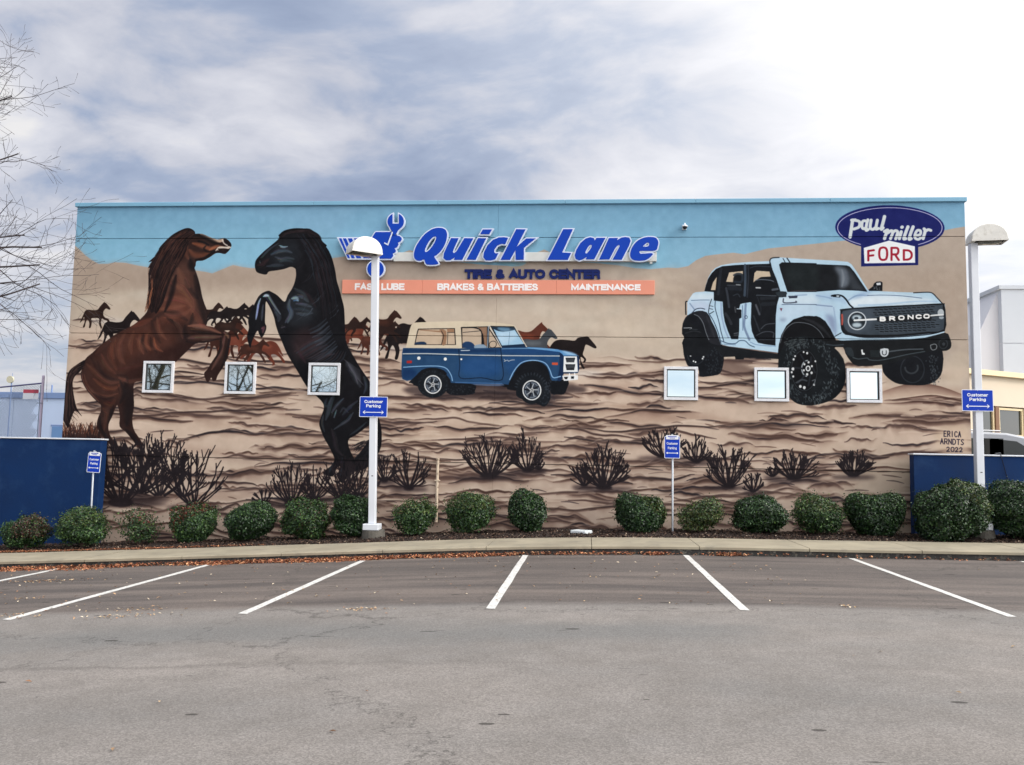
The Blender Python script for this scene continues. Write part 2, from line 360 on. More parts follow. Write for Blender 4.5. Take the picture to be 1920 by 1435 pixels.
def zz(o, txt):                       # "x,y x,y ..." read off an enlarged detail: origin and scale of the detail in o
    return np.array([[float(v) for v in p.split(',')] for p in txt.split()])*o[2]+np.array(o[:2])
ZA = (100, 400, 400/1913); ZB = (100, 620, 400/1594); ZC = (430, 400, 350/1794); ZD = (430, 640, 400/1794)
ZE = (740, 590, 390/1920); ZF = (1270, 470, 260/1913); ZG = (1270, 570, 260/1913); ZH = (1530, 475, 270/1909)
ZI = (1450, 590, 340/1920); ZL = (1550, 360, 370/1920); ZJ = (620, 380, 1/6); ZK = (930, 380, 1/6); ZR = (1530, 660, 300/1794)
def jn(*a): return np.vstack(a)
def paint_mural():
    S = MS; w = int((XR-XL)*S); h = int((ZT-ZB0)*S)
    def fx(P):
        a = P[:, 0]; b = P[:, 1]
        d = C_F[None]+(a-960)[:, None]/FPX*C_R[None]-(b-717.5)[:, None]/FPX*C_U[None]
        t = WY/d[:, 1]
        return np.stack([(d[:, 0]*t-XL)*S, (ZT-(CAMZ+d[:, 2]*t))*S], 1)
    p = Painter(w, h, fx, S*WY/FPX*1.0)
    rn = random.Random(11)
    V = lambda *c: c
    # sky
    n = vnoise(w, h, 9, 4, 3)
    yy = np.linspace(0, 1, h)[:, None]*(h/S)
    g = np.clip(yy/2.0, 0, 1)[..., None]
    p.c[:] = np.array(V(114, 156, 186))*(1-g)+np.array(V(134, 178, 205))*g
    p.c += ((n-.5)*10)[..., None]
    for q, a in (("150,440 1250,440 1250,505 150,505", .5),):
        p.poly(zz((0, 0, 1), q), V(128, 184, 212), blur=12, a=a*.5)
    p.poly(zz((0, 0, 1), "470,372 700,372 700,385 660,400 640,440 600,450 560,430 520,405 470,400"), V(134, 168, 200), blur=9, a=.28)
    # far dunes
    ridge = [(120, 440), (141, 461), (151, 470), (160, 479), (172, 488), (185, 495), (202, 495), (215, 492), (235, 493), (258, 498), (280, 502), (320, 506), (365, 507), (385, 510), (398, 513), (412, 507), (437, 497), (455, 501), (470, 503), (500, 503), (560, 500), (600, 492), (625, 484), (640, 482), (665, 480), (690, 484), (720, 482), (740, 478), (757, 473), (768, 469), (780, 473), (820, 484), (860, 492), (900, 496), (960, 499), (985, 484), (1005, 474), (1020, 468), (1035, 475), (1055, 486), (1090, 492), (1125, 494), (1160, 498), (1190, 503), (1220, 505), (1250, 502), (1270, 503), (1290, 499), (1305, 488), (1322, 480), (1345, 477), (1375, 474), (1395, 477), (1415, 472), (1440, 466), (1480, 462), (1530, 457), (1575, 452), (1650, 446), (1720, 440), (1770, 432), (1790, 428), (1840, 420)]
    rid = np.array(ridge, float)
    p.poly(jn(rid, [(1840, 1100), (60, 1100)]), V(168, 154, 142))
    p.poly(jn(rid[:26], [(700, 560), (120, 560)]), V(160, 142, 128), a=.6, blur=5)
    p.poly([(1240, 530), (1850, 500), (1850, 640), (1240, 640)], V(168, 150, 135), a=.5, blur=14)
    # pale dust and the flat behind the herd
    p.poly([(60, 552), (330, 545), (620, 548), (900, 570), (1130, 560), (1280, 590), (1500, 640), (1860, 690), (1860, 1100), (60, 1100)], V(188, 172, 156), blur=14)
    for i in range(150):
        x = rn.uniform(130, 1290) if i % 3 else rn.uniform(1000, 1290); y = 548+abs(rn.gauss(0, 26)) if x < 1000 else rn.uniform(500, 655)
        if x > 600 and x < 1000 and y < 565: y += 30
        rx = rn.uniform(8, 40); ry = rn.uniform(4, 10)
        p.ell(x, y, rx, ry, rn.choice([V(198, 188, 172), V(186, 176, 162), V(176, 160, 144), V(205, 190, 172)]), rot=rn.uniform(-.25, .25), a=rn.uniform(.12, .34), blur=5)
    for i in range(26):
        p.ell(rn.uniform(1130, 1300), rn.uniform(510, 650), rn.uniform(6, 26), rn.uniform(4, 12), V(204, 186, 166), a=.25, blur=5)
    for i in range(30):
        p.ell(rn.uniform(1780, 1850), rn.uniform(640, 760), rn.uniform(6, 26), rn.uniform(4, 12), V(198, 180, 160), a=.3, blur=5)
    # ground
    p.poly([(60, 612), (300, 612), (640, 640), (760, 655), (1100, 668), (1280, 690), (1860, 735), (1860, 1100), (60, 1100)], V(196, 173, 156), blur=10)
    p.poly([(60, 840), (800, 850), (1860, 860), (1860, 1100), (60, 1100)], V(182, 162, 148), blur=30, a=.7)
    p.poly([(60, 960), (1860, 960), (1860, 1100), (60, 1100)], V(156, 140, 130), blur=16, a=.6)
    p.poly([(1560, 860), (1860, 850), (1860, 1100), (1560, 1100)], V(160, 146, 130), blur=25, a=.6)
    # broad soft swells
    for i in range(210):
        y = 632+(i/210)**1.05*345; x = rn.uniform(90, 1840)
        if x > 1100 and y < 690: continue
        c = rn.choice([V(206, 184, 166), V(206, 184, 166), V(140, 112, 98), V(150, 124, 110), V(198, 178, 158)])
        p.ell(x, y, rn.uniform(40, 130), rn.uniform(3, 9), c, rot=rn.uniform(-.1, .14), a=rn.uniform(.18, .42), blur=rn.uniform(3, 6))
    # dune lines
    dk = [V(56, 44, 46), V(66, 54, 54), V(82, 66, 64), V(92, 74, 70), V(82, 62, 56), V(48, 42, 48)]
    def dune(x, y, L, amp, a, sl, hd, wig=1.):
        m = 22; xs = np.linspace(x, x+L, m); t = np.linspace(0, 1, m)
        ys = y+sl*L*(t-.5)-amp*np.sin(np.pi*t)
        for f_, g_ in ((1.1, .42), (2.3, .26), (4.1, .13), (7., .07)): ys = ys+5*wig*g_*np.sin(f_*6.28*t*rn.uniform(.7, 1.3)+rn.uniform(0, 6))
        c = rn.choice(dk); q1 = rn.uniform(0, 6); q2 = rn.uniform(1.5, 4)
        hh = hd*(.35+np.abs(np.sin(q2*3*t+q1)))
        P2 = crom(np.stack([xs, ys], 1), False, 3); hi = np.interp(P2[:, 0], xs, hh)
        p.wave(P2[:, 0], P2[:, 1]+1, hi*2.1, 2.0, V(118, 96, 86), a*.6, None)
        for q_ in (0, 1):
            P3 = P2[int(len(P2)*rn.uniform(0, .45)):int(len(P2)*rn.uniform(.6, 1))]
            if len(P3) > 5: p.stroke(P3[::3]+np.array([0, 1.2]), hd*.85, V(100, 78, 70), a=a*.75, soft=3, smooth=2)
            P3 = P2[int(len(P2)*rn.uniform(0, .5)):int(len(P2)*rn.uniform(.55, 1))]
            if len(P3) > 5: p.stroke(P3[::3]+np.array([0, .4]), rn.uniform(2.2, 4.6), c, a=min(1, a*1.1), soft=2.5, smooth=2)
        p.wave(P2[:, 0], P2[:, 1], hi*.8, 2.6, c, a*.75, V(218, 198, 180), .30)
    def blocked(x, y, L): return (x+L > 1120 and x < 1300 and y < 668) or (y < 742 and x+L > 1680)
    y = 640.
    while y < 1035:
        t_ = min(1, (y-640)/340)
        for k in range(8):
            x = rn.uniform(60, 1790); L = rn.uniform(60, 210)
            if blocked(x, y, L): continue
            dune(x, y+rn.uniform(-6, 6), L, rn.uniform(-3, 10)*(.5+t_*.6), rn.uniform(.55, 1), rn.uniform(-.07, .12), rn.uniform(3.5, 10)*(1+.5*t_), .6+.9*t_)
        y += 6.7
    for k in range(34):        # long runs that tie the field together
        x = rn.uniform(60, 1500); y_ = rn.uniform(655, 975); L = rn.uniform(220, 420)
        if not blocked(x, y_, L): dune(x, y_, L, rn.uniform(-4, 12), rn.uniform(.45, .8), rn.uniform(-.04, .07), rn.uniform(3, 6), 1.6)
    for k in range(170):       # dabs
        x = rn.uniform(90, 1800); yy_ = rn.uniform(740, 995); L = rn.uniform(14, 50); b_ = rn.uniform(-3, 4)
        p.stroke([(x, yy_), (x+L*.5, yy_+b_-rn.uniform(0, 3)), (x+L, yy_+b_*1.6)], rn.uniform(2, 3.4), rn.choice(dk), a=rn.uniform(.3, .75), soft=3)
    for k in range(90):
        x = rn.uniform(90, 1800); yy_ = rn.uniform(660, 995); L = rn.uniform(20, 60)
        if not blocked(x, yy_, L): p.stroke([(x, yy_), (x+L*.5, yy_-2), (x+L, yy_+rn.uniform(-2, 3))], rn.uniform(4, 7), V(208, 186, 168), a=rn.uniform(.3, .6), soft=3)
    for k in range(14):        # the quieter left field
        dune(rn.uniform(115, 215), 600+k*13, rn.uniform(40, 90), 2, .5, 0, 6)
    # big dune under the front wheels of the pale four by four
    p.wave(np.linspace(1640, 1835, 12), np.array([742, 733, 727, 722, 720, 719, 721, 725, 731, 738, 744, 752.]), np.full(12, 20.), 2, V(96, 68, 60), .85)
    for (a_, b_) in (([1655, 1700, 1745, 1780, 1820], [752, 746, 741, 746, 757]), ([1650, 1690, 1720, 1760, 1800], [756, 755, 752, 755, 760])):
        P2 = crom(np.stack([a_, b_], 1), False, 4); p.wave(P2[:, 0], P2[:, 1], np.full(len(P2), 8.), 2, V(72, 48, 44), .9, V(205, 182, 162), .5)
    # ---------------- herd
    run = zz((0, 0, .01), "0,48 8,30 14,18 24,14 40,16 55,14 63,4 72,-6 78,-12 80,-9 84,-8 98,10 94,14 84,10 76,18 74,30 80,40 92,46 96,56 90,62 86,58 88,52 78,48 70,44 66,56 70,74 66,76 60,60 60,44 46,42 34,44 36,56 32,74 26,74 28,60 22,46 16,56 12,72 6,72 12,54 10,38 4,50 -4,58")
    gal = zz((0, 0, .01), "-6,40 2,24 10,14 24,10 40,14 54,12 66,2 78,-8 80,-4 98,14 94,18 80,12 74,24 74,32 86,38 100,52 96,56 84,46 72,42 80,54 86,70 82,72 72,56 62,42 46,40 34,42 30,54 18,66 20,72 12,70 14,60 22,46 12,44 0,52 -10,66 -14,62 -6,50 4,36 0,40 -10,50")
    def horse(x, y, wd, col, sh=run, fl=1, hi=None, a=1.):
        P = sh*np.array([wd*fl, wd])+np.array([x, y])
        p.poly(P, col, smooth=3, a=a)
        if hi: p.ell(x+wd*.4*fl, y+wd*.24, wd*.22, wd*.06, hi, a=.55, blur=2)
    B1, B2, CH = V(34, 26, 28), V(52, 34, 30), V(108, 58, 44)
    for x, y in ((200, 602), (225, 634), (420, 597), (460, 660), (500, 665), (700, 650), (745, 652), (1095, 700)):
        p.ell(x, y, 34, 5, V(206, 200, 194), a=.6, blur=4)
    for x, y, wd, c, sh, hi in ((152, 573, 56, B2, run, V(84, 62, 50)), (372, 573, 48, B2, run, None), (390, 578, 46, B1, gal, None), (418, 572, 52, B1, gal, None), (385, 612, 78, V(70, 40, 32), run, V(120, 66, 46)),
                                (410, 622, 60, V(118, 66, 50), run, None), (624, 600, 52, V(58, 36, 32), run, None), (636, 610, 60, CH, gal, V(150, 86, 60)), (690, 589, 64, V(62, 38, 32), run, V(96, 60, 46)),
                                (950, 611, 84, V(96, 52, 40), gal, V(140, 74, 50)), (968, 625, 78, V(74, 78, 84), run, V(116, 122, 128))):
        horse(x, y, wd, c, sh, 1, hi)
    horse(186, 592, 78, B1, run)
    horse(524, 632, 74, CH, gal, -1, V(146, 84, 62)); horse(716, 605, 92, B1, run); horse(742, 600, 62, B1, gal)
    for x, y, wd, c, sh_, hi in ((440, 574, 44, B1, gal, None), (402, 598, 54, B2, gal, V(80, 56, 46)), (652, 598, 46, B2, gal, None), (672, 622, 58, V(84, 48, 38), run, V(120, 72, 54)), (702, 606, 50, B2, gal, None), (450, 640, 56, V(70, 42, 34), gal, V(110, 64, 48))): horse(x, y, wd, c, sh_, 1, hi)
    # the dark galloping one right of the blue truck, drawn on its own
    p.poly(zz(ZE, "1430,310 1470,250 1520,232 1600,235 1660,240 1690,215 1740,205 1780,202 1800,222 1860,295 1845,312 1790,285 1760,280 1745,330 1735,370 1765,410 1755,440 1735,440 1748,415 1715,390 1720,430 1735,460 1752,495 1738,500 1712,460 1700,400 1600,380 1480,330"), B1, smooth=3)
    # ---------------- desert brush
    BR = V(40, 33, 38)
    def brush(x, y, wd, hg, n=16, lean=0, thick=2.5, seed=None, fork=2, base=True, spread=1.35):
        r = random.Random(seed if seed is not None else int(x*7+y))
        if base: p.ell(x, y, wd*.17, hg*.07, BR, blur=1.2); p.ell(x, y+3, wd*.62, 4, V(50, 40, 44), a=.75, blur=3)
        def tw(px, py, an, L, th, d):
            m = 5; P = [(px, py)]
            for k in range(m):
                an += r.gauss(0, .09)-an*.105
                px += math.sin(an)*L/m; py -= math.cos(an)*L/m; P.append((px, py))
                if d < fork and k in (1, 2, 3) and r.random() < .5:
                    tw(px, py, an+r.choice((-1, 1))*r.uniform(.25, .5), L*(1-k/m)*r.uniform(.6, .95), th*.8, d+1)
            p.stroke(P, th, BR, w1=th*.8, smooth=2, soft=.6)
        for i in range(n):
            u = (i+.5)/n*2-1; an = u*spread+lean+r.gauss(0, .06)
            L = math.hypot(wd/2*math.sin(an), hg*math.cos(an))*r.uniform(.82, 1.08)
            tw(x+u*wd*.1, y-abs(r.gauss(0, hg*.02)), an, L, thick*r.uniform(.8, 1.1), 0)
    def grass(x0, x1, y, hg, n, cols):
        for i in range(n):
            x = rn.uniform(x0, x1); P = [(x, y+rn.uniform(-4, 4))]; a_ = rn.gauss(0, .25)
            for k in range(3): P.append((P[-1][0]+math.sin(a_)*hg/3, P[-1][1]-math.cos(a_)*hg/3*rn.uniform(.6, 1))); a_ += rn.gauss(0, .15)
            p.stroke(P, 1.8, rn.choice(cols), w1=.8, a=.9, soft=.6)
    # ---------------- brown horse
    grass(112, 190, 822, 34, 130, [V(92, 54, 40), V(60, 38, 34), V(120, 78, 58), V(42, 30, 32)])
    p.ell(150, 822, 46, 8, V(48, 32, 32), a=.8, blur=4)
    body = jn(zz(ZA, "1250,185 1330,185 1400,213 1470,236 1530,224 1575,248 1597,288 1582,325 1560,350 1535,366 1490,356 1450,362 1400,396 1340,425 1285,430 1275,470 1265,500 1290,570 1310,640 1325,720 1348,800 1375,870 1378,940 1366,1003 1430,1020 1500,1046 1550,1062 1588,1085 1592,1120 1582,1180 1572,1240 1565,1300"),
              zz(ZB, "1310,190 1290,230 1270,270 1228,335 1215,370 1190,376 1180,350 1158,386 1140,370 1126,320 1150,290 1185,232 1228,165 1240,100 1235,70 1200,75 1130,92 1064,97 1000,152 912,236 860,260 760,315 670,370 606,390 600,480 603,560 590,660 602,740 640,800 668,850 640,880 590,815 540,756 495,715 497,640 484,570 472,560 440,640 413,700 416,760 440,810 480,870 430,850 400,830 370,790 325,720 335,650 355,600 350,545 300,500 250,440 215,370 207,310 238,215 290,168 350,112 400,75 460,30"),
              zz(ZA, "560,1085 640,1040 720,1000 800,930 850,860 900,700 950,500 1050,300 1180,180"))
    m = p.poly(body, V(54, 34, 31), smooth=3)
    p.clip = m
    HI, MD, DK, BK = V(132, 88, 70), V(92, 58, 48), V(38, 26, 28), V(24, 20, 24)
    rh = random.Random(77)
    def hairs(Q, wd, col, a, n):
        for _ in range(n):
            o = np.array([rh.gauss(0, wd*.38), rh.gauss(0, wd*.38)]); k0 = rh.uniform(0, .4); L = len(Q)-1; t_ = np.linspace(k0, min(1, k0+rh.uniform(.35, .7)), 5)*L
            P_ = np.stack([np.interp(t_, range(L+1), Q[:, 0]), np.interp(t_, range(L+1), Q[:, 1])], 1)+o
            c = [max(0, min(255, q*rh.uniform(.62, 1.42))) for q in col]; p.stroke(P_, rh.uniform(.7, 1.6), c, a=a*rh.uniform(.35, .75), soft=.9, w1=.4, smooth=2)
    def sh(z, txt, wd, col, a, soft=5, w1=None):
        Q = zz(z, txt); p.stroke(Q, wd, col, a=a, soft=soft, w1=w1); hairs(Q, wd, col, a, 5)
    # shading: broad masses, then muscle strokes
    p.poly(zz(ZA, "1000,620 1150,420 1260,520 1330,800 1370,1000 1250,1050 1150,900 950,900"), V(96, 66, 56), smooth=3, blur=9, a=.75)
    p.poly(zz(ZA, "980,800 1150,700 1230,820 1200,960 1000,1000 900,960"), V(110, 66, 52), smooth=3, blur=9, a=.75)
    p.poly(zz(ZA, "560,1100 800,960 1050,1050 1120,1150 1000,1300 700,1380 500,1300"), V(92, 56, 45), smooth=3, blur=10, a=.8)
    p.poly(zz(ZB, "240,240 420,120 560,200 560,420 500,520 330,500 240,380"), V(76, 47, 39), smooth=3, blur=8, a=.8)
    p.poly(zz(ZA, "1120,1180 1330,1180 1150,1330 1000,1390 880,1300"), V(52, 30, 28), smooth=3, blur=7, a=.85)
    p.poly(zz(ZB, "620,180 900,150 900,260 700,340 600,380 540,330"), V(60, 34, 30), smooth=3, blur=6, a=.7)
    for t, wd, c, a in (("1270,560 1300,680 1330,830 1360,980", 14, BK, .75), ("1180,600 1230,700 1290,760", 12, BK, .55), ("1120,500 1160,600 1220,660", 14, HI, .5), ("1080,640 1170,690 1240,790 1250,880", 13, HI, .5),
                        ("1060,560 1100,640 1150,680", 12, HI, .4), ("900,960 980,900 1100,900 1200,960", 10, DK, .6), ("960,860 1060,850 1180,830", 9, HI, .5), ("980,780 1080,760 1180,780 1240,840", 9, HI, .55),
                        ("1000,900 1080,920 1180,900 1230,860", 8, HI, .5), ("1020,940 1100,1000 1180,1090 1240,1130", 9, DK, .7), ("1230,870 1300,950 1330,1020", 10, V(120, 70, 56), .5),
                        ("1080,960 1140,1040 1160,1120", 8, HI, .45), ("880,960 900,1060 960,1160", 8, DK, .5), ("930,940 950,1050 1010,1130", 8, HI, .5), ("1250,900 1240,960 1220,1000", 7, DK, .7),
                        ("1210,1010 1300,1010 1400,1035 1500,1075", 7, V(168, 120, 100), .75), ("1230,1050 1330,1070 1450,1090 1520,1100", 6, DK, .7), ("1200,1120 1300,1110 1400,1110 1500,1105", 9, V(122, 90, 78), .8),
                        ("1190,1150 1290,1165 1400,1148 1480,1128", 5, BK, .6), ("1180,1010 1180,1080 1200,1140", 9, DK, .8), ("1540,1090 1520,1170 1500,1260 1460,1330 1420,1400", 7, V(128, 92, 80), .7),
                        ("1575,1120 1560,1220 1530,1330 1500,1400", 5, BK, .8), ("1500,1110 1505,1190 1480,1260 1440,1330", 4, BK, .7), ("1530,1070 1560,1090 1570,1120", 5, V(150, 112, 98), .7),
                        ("560,1120 520,1200 540,1300", 10, V(120, 76, 60), .45), ("640,1080 590,1180 600,1290 640,1350", 10, HI, .42), ("720,1060 690,1160 700,1260", 8, HI, .38), ("780,1080 770,1180 810,1260", 7, HI, .5),
                        ("840,1080 830,1160 870,1230", 6, V(150, 96, 72), .5), ("900,1120 920,1200 980,1240", 6, V(150, 96, 72), .55), ("810,1080 800,1160 840,1250", 5, DK, .6), ("870,1110 880,1190 930,1250", 5, DK, .6),
                        ("700,1020 800,980 880,950", 9, V(130, 74, 54), .5), ("380,1260 460,1180 540,1120", 9, V(96, 60, 48), .5), ("520,1400 640,1390 800,1360", 12, V(90, 54, 44), .5)):
        sh(ZA, t, wd*1.1, c, a*.72)
    for t, wd, c, a in (("250,250 300,300 400,380 480,380 540,360", 8, HI, .4), ("280,200 340,300 420,360 520,370", 7, DK, .5), ("230,330 250,400 310,470 400,490 480,470", 6, HI, .45), ("300,360 380,420 460,430 500,400", 7, V(132, 80, 58), .5),
                        ("330,230 380,330 450,360", 8, DK, .45), ("360,180 400,260 470,330", 8, V(112, 70, 56), .5), ("212,320 222,390 270,460 340,530", 4, V(150, 106, 88), .6), ("440,100 430,200 470,290", 10, V(112, 70, 54), .5),
                        ("500,380 530,460 500,540", 9, BK, .75), ("540,390 560,480 560,600 550,700", 18, BK, .8), ("590,400 595,520 590,640", 7, DK, .6), ("380,540 430,560 460,520", 10, V(90, 54, 42), .7),
                        ("370,580 400,600 390,680 380,740", 9, V(110, 72, 58), .5), ("350,640 345,700 370,760 420,820", 6, BK, .7), ("450,560 430,630 405,700", 7, BK, .6), ("540,740 590,790 640,850", 9, BK, .7), ("490,350 560,380 640,370 700,340", 7, HI, .45),
                        ("560,390 540,340 460,330", 5, DK, .5), ("620,60 680,120 760,140", 8, HI, .35), ("300,470 380,510 450,500", 6, DK, .6)):
        sh(ZB, t, wd*1.1, c, a*.72)
    # head
    for t, wd, c, a, sf in (("1330,190 1400,225 1480,250 1540,232", 6, V(178, 154, 136), .95, 1.5), ("1250,200 1330,205 1400,240 1470,275 1520,290", 8, V(24, 18, 20), .85, 2.5), ("1250,270 1330,290 1400,320 1450,310", 10, V(140, 86, 60), .75, 4),
                            ("1220,330 1260,370 1330,380 1400,350", 12, V(122, 76, 56), .7, 5), ("1370,290 1350,320 1390,345 1440,330", 5, BK, .75, 2.5), ("1400,330 1460,300 1530,305", 7, V(160, 104, 76), .7, 3), ("1200,290 1190,360 1210,410", 9, V(110, 68, 52), .6, 4),
                            ("1280,420 1360,400 1440,345 1500,340", 5, BK, .8, 2), ("1300,250 1350,262 1390,285", 4, BK, .9, 1.5), ("1465,335 1490,310 1550,312 1590,300", 5, V(206, 192, 178), .95, 1), ("1480,322 1530,320 1560,325", 2.6, V(40, 30, 32), .9, 1),
                            ("1470,345 1510,350 1560,335", 6, V(34, 24, 26), .9, 1.2), ("1540,232 1552,262 1590,285", 7, V(30, 22, 26), .95, 1), ("1515,240 1530,270 1560,290", 2.5, V(210, 200, 190), .8, 1), ("1230,420 1240,480 1270,500", 14, BK, .8, 4)):
        p.stroke(zz(ZA, t), wd, c, a=a, soft=sf)
    p.clip = None
    # outline accents
    for z, t in ((ZA, "1265,500 1290,570 1312,650 1330,740 1350,810 1376,880 1378,960 1366,1003"), (ZB, "207,310 215,370 250,440 300,500 350,545")):
        p.stroke(zz(z, t), 1.6, V(34, 24, 26), a=.8, soft=1)
    # tail and mane, stranded
    def strands(z, A, n, cols, wd=1.8, jit=6, seed=1, a=.9):
        r = random.Random(seed); L = [zz(z, t) for t in A]; mn = min(len(q) for q in L)
        for i in range(n):
            u = r.random()*(len(L)-1); k = int(u); f = u-k
            P = L[k][:mn]*(1-f)+L[k+1][:mn]*f
            t0 = r.uniform(0, .55); t1 = min(1, t0+r.uniform(.3, .6)); m_ = 7
            idx = np.linspace(t0, t1, m_)*(mn-1)
            Q = np.stack([np.interp(idx, range(mn), P[:, 0]), np.interp(idx, range(mn), P[:, 1])], 1)
            Q += np.array([[r.gauss(0, jit*.12), r.gauss(0, jit*.1)] for _ in range(m_)])
            p.stroke(Q, wd*r.uniform(.5, 1.2), r.choice(cols), w1=.5, a=a*r.uniform(.5, 1), soft=.7, smooth=2)
    p.poly(zz(ZB, "242,218 170,258 122,298 100,350 85,450 74,560 70,650 85,690 110,728 122,695 140,640 165,598 215,642 176,580 156,500 146,430 146,380 162,340 205,300"), V(34, 24, 26), smooth=3)
    strands(ZB, ["235,225 160,270 115,330 95,450 85,560 80,660 95,720", "230,250 170,285 130,340 115,450 110,560 105,650 125,720", "225,280 180,300 145,350 135,450 145,540 160,600 205,640"], 60, [V(60, 44, 42), V(20, 16, 20), V(80, 58, 52)], seed=4)
    p.poly(zz(ZA, "1200,133 1150,148 1080,185 1030,225 985,270 945,320 950,345 905,385 930,370 850,440 885,432 850,490 880,490 850,545 885,560 856,610 880,620 850,670 870,690 842,740 862,760 835,810 850,812 838,850 865,862 880,895 905,880 920,905 950,860 985,800 1010,720 1050,600 1090,500 1150,420 1195,330 1205,260 1265,205 1268,165 1237,140"), V(34, 22, 24), smooth=2)
    strands(ZA, ["1230,140 1130,165 1040,225 960,310 900,400 850,500 850,650 835,830", "1250,150 1150,190 1070,260 1010,350 950,450 910,580 890,720 870,880", "1260,180 1190,230 1130,310 1080,400 1030,500 980,620 940,740 910,880", "1265,195 1215,250 1180,340 1130,440 1080,540 1030,640 990,760 950,860"],
            230, [V(72, 44, 38), V(56, 34, 34), V(22, 18, 22), V(16, 14, 18), V(98, 62, 50), V(44, 30, 30)], seed=9, wd=2.2)
    strands(ZA, ["870,560 860,640 850,720 830,840 815,880", "900,600 890,700 870,800 850,870 830,890"], 34, [V(180, 120, 86), V(120, 78, 60), V(40, 28, 28)], seed=3, wd=1.4)
    p.stroke(zz(ZA, "1100,560 1080,640 1050,760 1000,880"), 10, V(26, 18, 22), a=.8, soft=4)
    # ---------------- black horse
    K0 = V(22, 22, 28)
    tail = zz(ZD, "1195,640 1250,640 1278,740 1278,860 1262,920 1235,975 1200,1020 1150,1065 1090,1090 1050,1080 1040,1020 1060,980 1110,920 1170,830 1205,760")
    p.poly(tail, K0, smooth=3)
    strands(ZD, ["1180,820 1110,845 1050,875 1010,900", "1180,850 1120,890 1070,930 1040,960", "1200,900 1150,970 1100,1040 1050,1090"], 40, [K0, V(34, 34, 42)], seed=6, wd=2)
    blk = jn(zz(ZC, "245,490 262,440 330,368 400,310 470,250 482,215 530,176 620,155 720,160 800,182 850,215 880,270 920,310 960,370 985,430 1005,500 1020,570 1032,650 1056,730 1080,820 1100,900 1106,980 1110,1080 1116,1200 1140,1280 1190,1370"),
             zz(ZD, "985,0 1020,80 1080,190 1140,280 1180,340 1192,420 1203,560 1197,680 1140,730 1060,790 1005,822 1000,870 1020,930 1046,980 1052,1030 1040,1080 1000,1122 972,1170 950,1190 930,1180 903,1130 922,1085 935,1050 903,1062 880,1122 850,1136 795,1115 800,1090 850,1050 882,1000 874,960 840,890 800,820 770,750 755,690 772,630 795,560 780,510 720,450 650,380 560,230 500,130 450,30"),
             zz(ZC, "580,1400 540,1320 500,1220 470,1150 445,1070 430,1000 400,925 372,872 350,850 345,950 342,1050 355,1085 348,1132 312,1195 285,1160 270,1128 238,1185 215,1240 203,1292 185,1260 170,1180 188,1100 180,1040 190,980 220,915 250,855 280,800 320,765 372,745 402,755 462,790 530,852 560,790 600,728 625,670 640,600 638,550 630,530 590,515 530,535 450,550 380,560 360,586 330,588 270,570 250,540"))
    m = p.poly(blk, K0, smooth=3)
    p.clip = m
    H1, H2, H3, R1 = V(82, 92, 104), V(120, 132, 144), V(54, 62, 72), V(64, 40, 42)
    p.poly(zz(ZC, "560,800 660,760 800,860 840,1000 700,1100 560,1050 540,900"), V(42, 47, 54), smooth=3, blur=8, a=.8)
    p.poly(zz(ZC, "480,270 640,260 680,400 600,500 420,500 400,400"), V(36, 41, 48), smooth=3, blur=6, a=.8)
    p.poly(zz(ZC, "600,1200 720,1100 860,1150 900,1300 700,1400 620,1380"), V(58, 42, 46), smooth=3, blur=8, a=.8)
    for t, wd, c, a in (("600,820 640,815 660,840", 8, V(130, 150, 165), .8), ("580,830 570,900 600,960 560,1050", 8, H1, .8), ("640,870 720,880 790,900", 6, H1, .6), ("620,920 700,925 790,950", 6, H3, .8),
                        ("640,960 720,970 800,960", 5, H1, .55), ("660,800 720,810 760,850", 8, H1, .6), ("340,790 370,785 390,820 440,900 490,970", 5, H2, .75), ("300,820 280,870 265,960 255,1020", 4, V(150, 172, 190), .9),
                        ("330,800 350,790 375,795", 5, V(176, 196, 210), .8), ("325,880 315,960 310,1030", 5, H1, .6), ("430,920 480,990 470,1040", 8, H1, .5), ("540,1050 580,990 590,930", 7, H1, .7), ("500,1100 530,1090", 7, V(96, 90, 100), .6),
                        ("310,1110 330,1100 320,1150", 5, V(120, 80, 84), .7), ("480,310 520,325 560,320", 3, V(130, 150, 165), .9), ("400,400 470,370 540,360 600,380", 7, H1, .55), ("440,420 500,440 560,430 620,440", 6, H1, .5),
                        ("480,470 540,450 610,470", 5, H3, .7), ("270,500 320,490 340,470 380,440", 8, R1, .6), ("300,430 380,350 470,290", 4, H3, .9), ("360,510 440,500 520,500", 6, H3, .8), ("290,460 300,480", 3, V(90, 90, 100), .7),
                        ("700,760 760,800 830,900", 8, V(44, 36, 42), .8), ("620,720 700,760 740,800", 6, H3, .7)):
        sh(ZC, t, wd, c, a, 4)
    r = random.Random(5)
    for i in range(13):      # ribs and flank
        o = i*23+r.uniform(-14, 14)
        p.stroke(zz(ZC, f"{760+o*.5},{1120+o} {850+o*.45},{1080+o*.95} {930+o*.4},{1010+o}"), r.uniform(2.6, 5), H1 if i % 2 else H3, a=.6, soft=2.6)
        p.stroke(zz(ZC, f"{620+o*.7},{1330+o*.4} {760+o*.6},{1240+o*.5} {880+o*.5},{1190+o*.6}"), r.uniform(2.4, 5), H3 if i % 3 else V(70, 52, 58), a=.55, soft=2.4)
    for i in range(26):      # neck hair
        x = r.uniform(660, 1000); y = r.uniform(280, 1000)
        x = min(x, 860+(y-280)*.25)
        p.stroke(zz(ZC, f"{x+50},{y-40} {x+20},{y+5} {x-30},{y+40}"), r.uniform(1.2, 2.6), r.choice([H3, H1, V(48, 40, 46)]), a=r.uniform(.3, .7), soft=1.4, w1=.5)
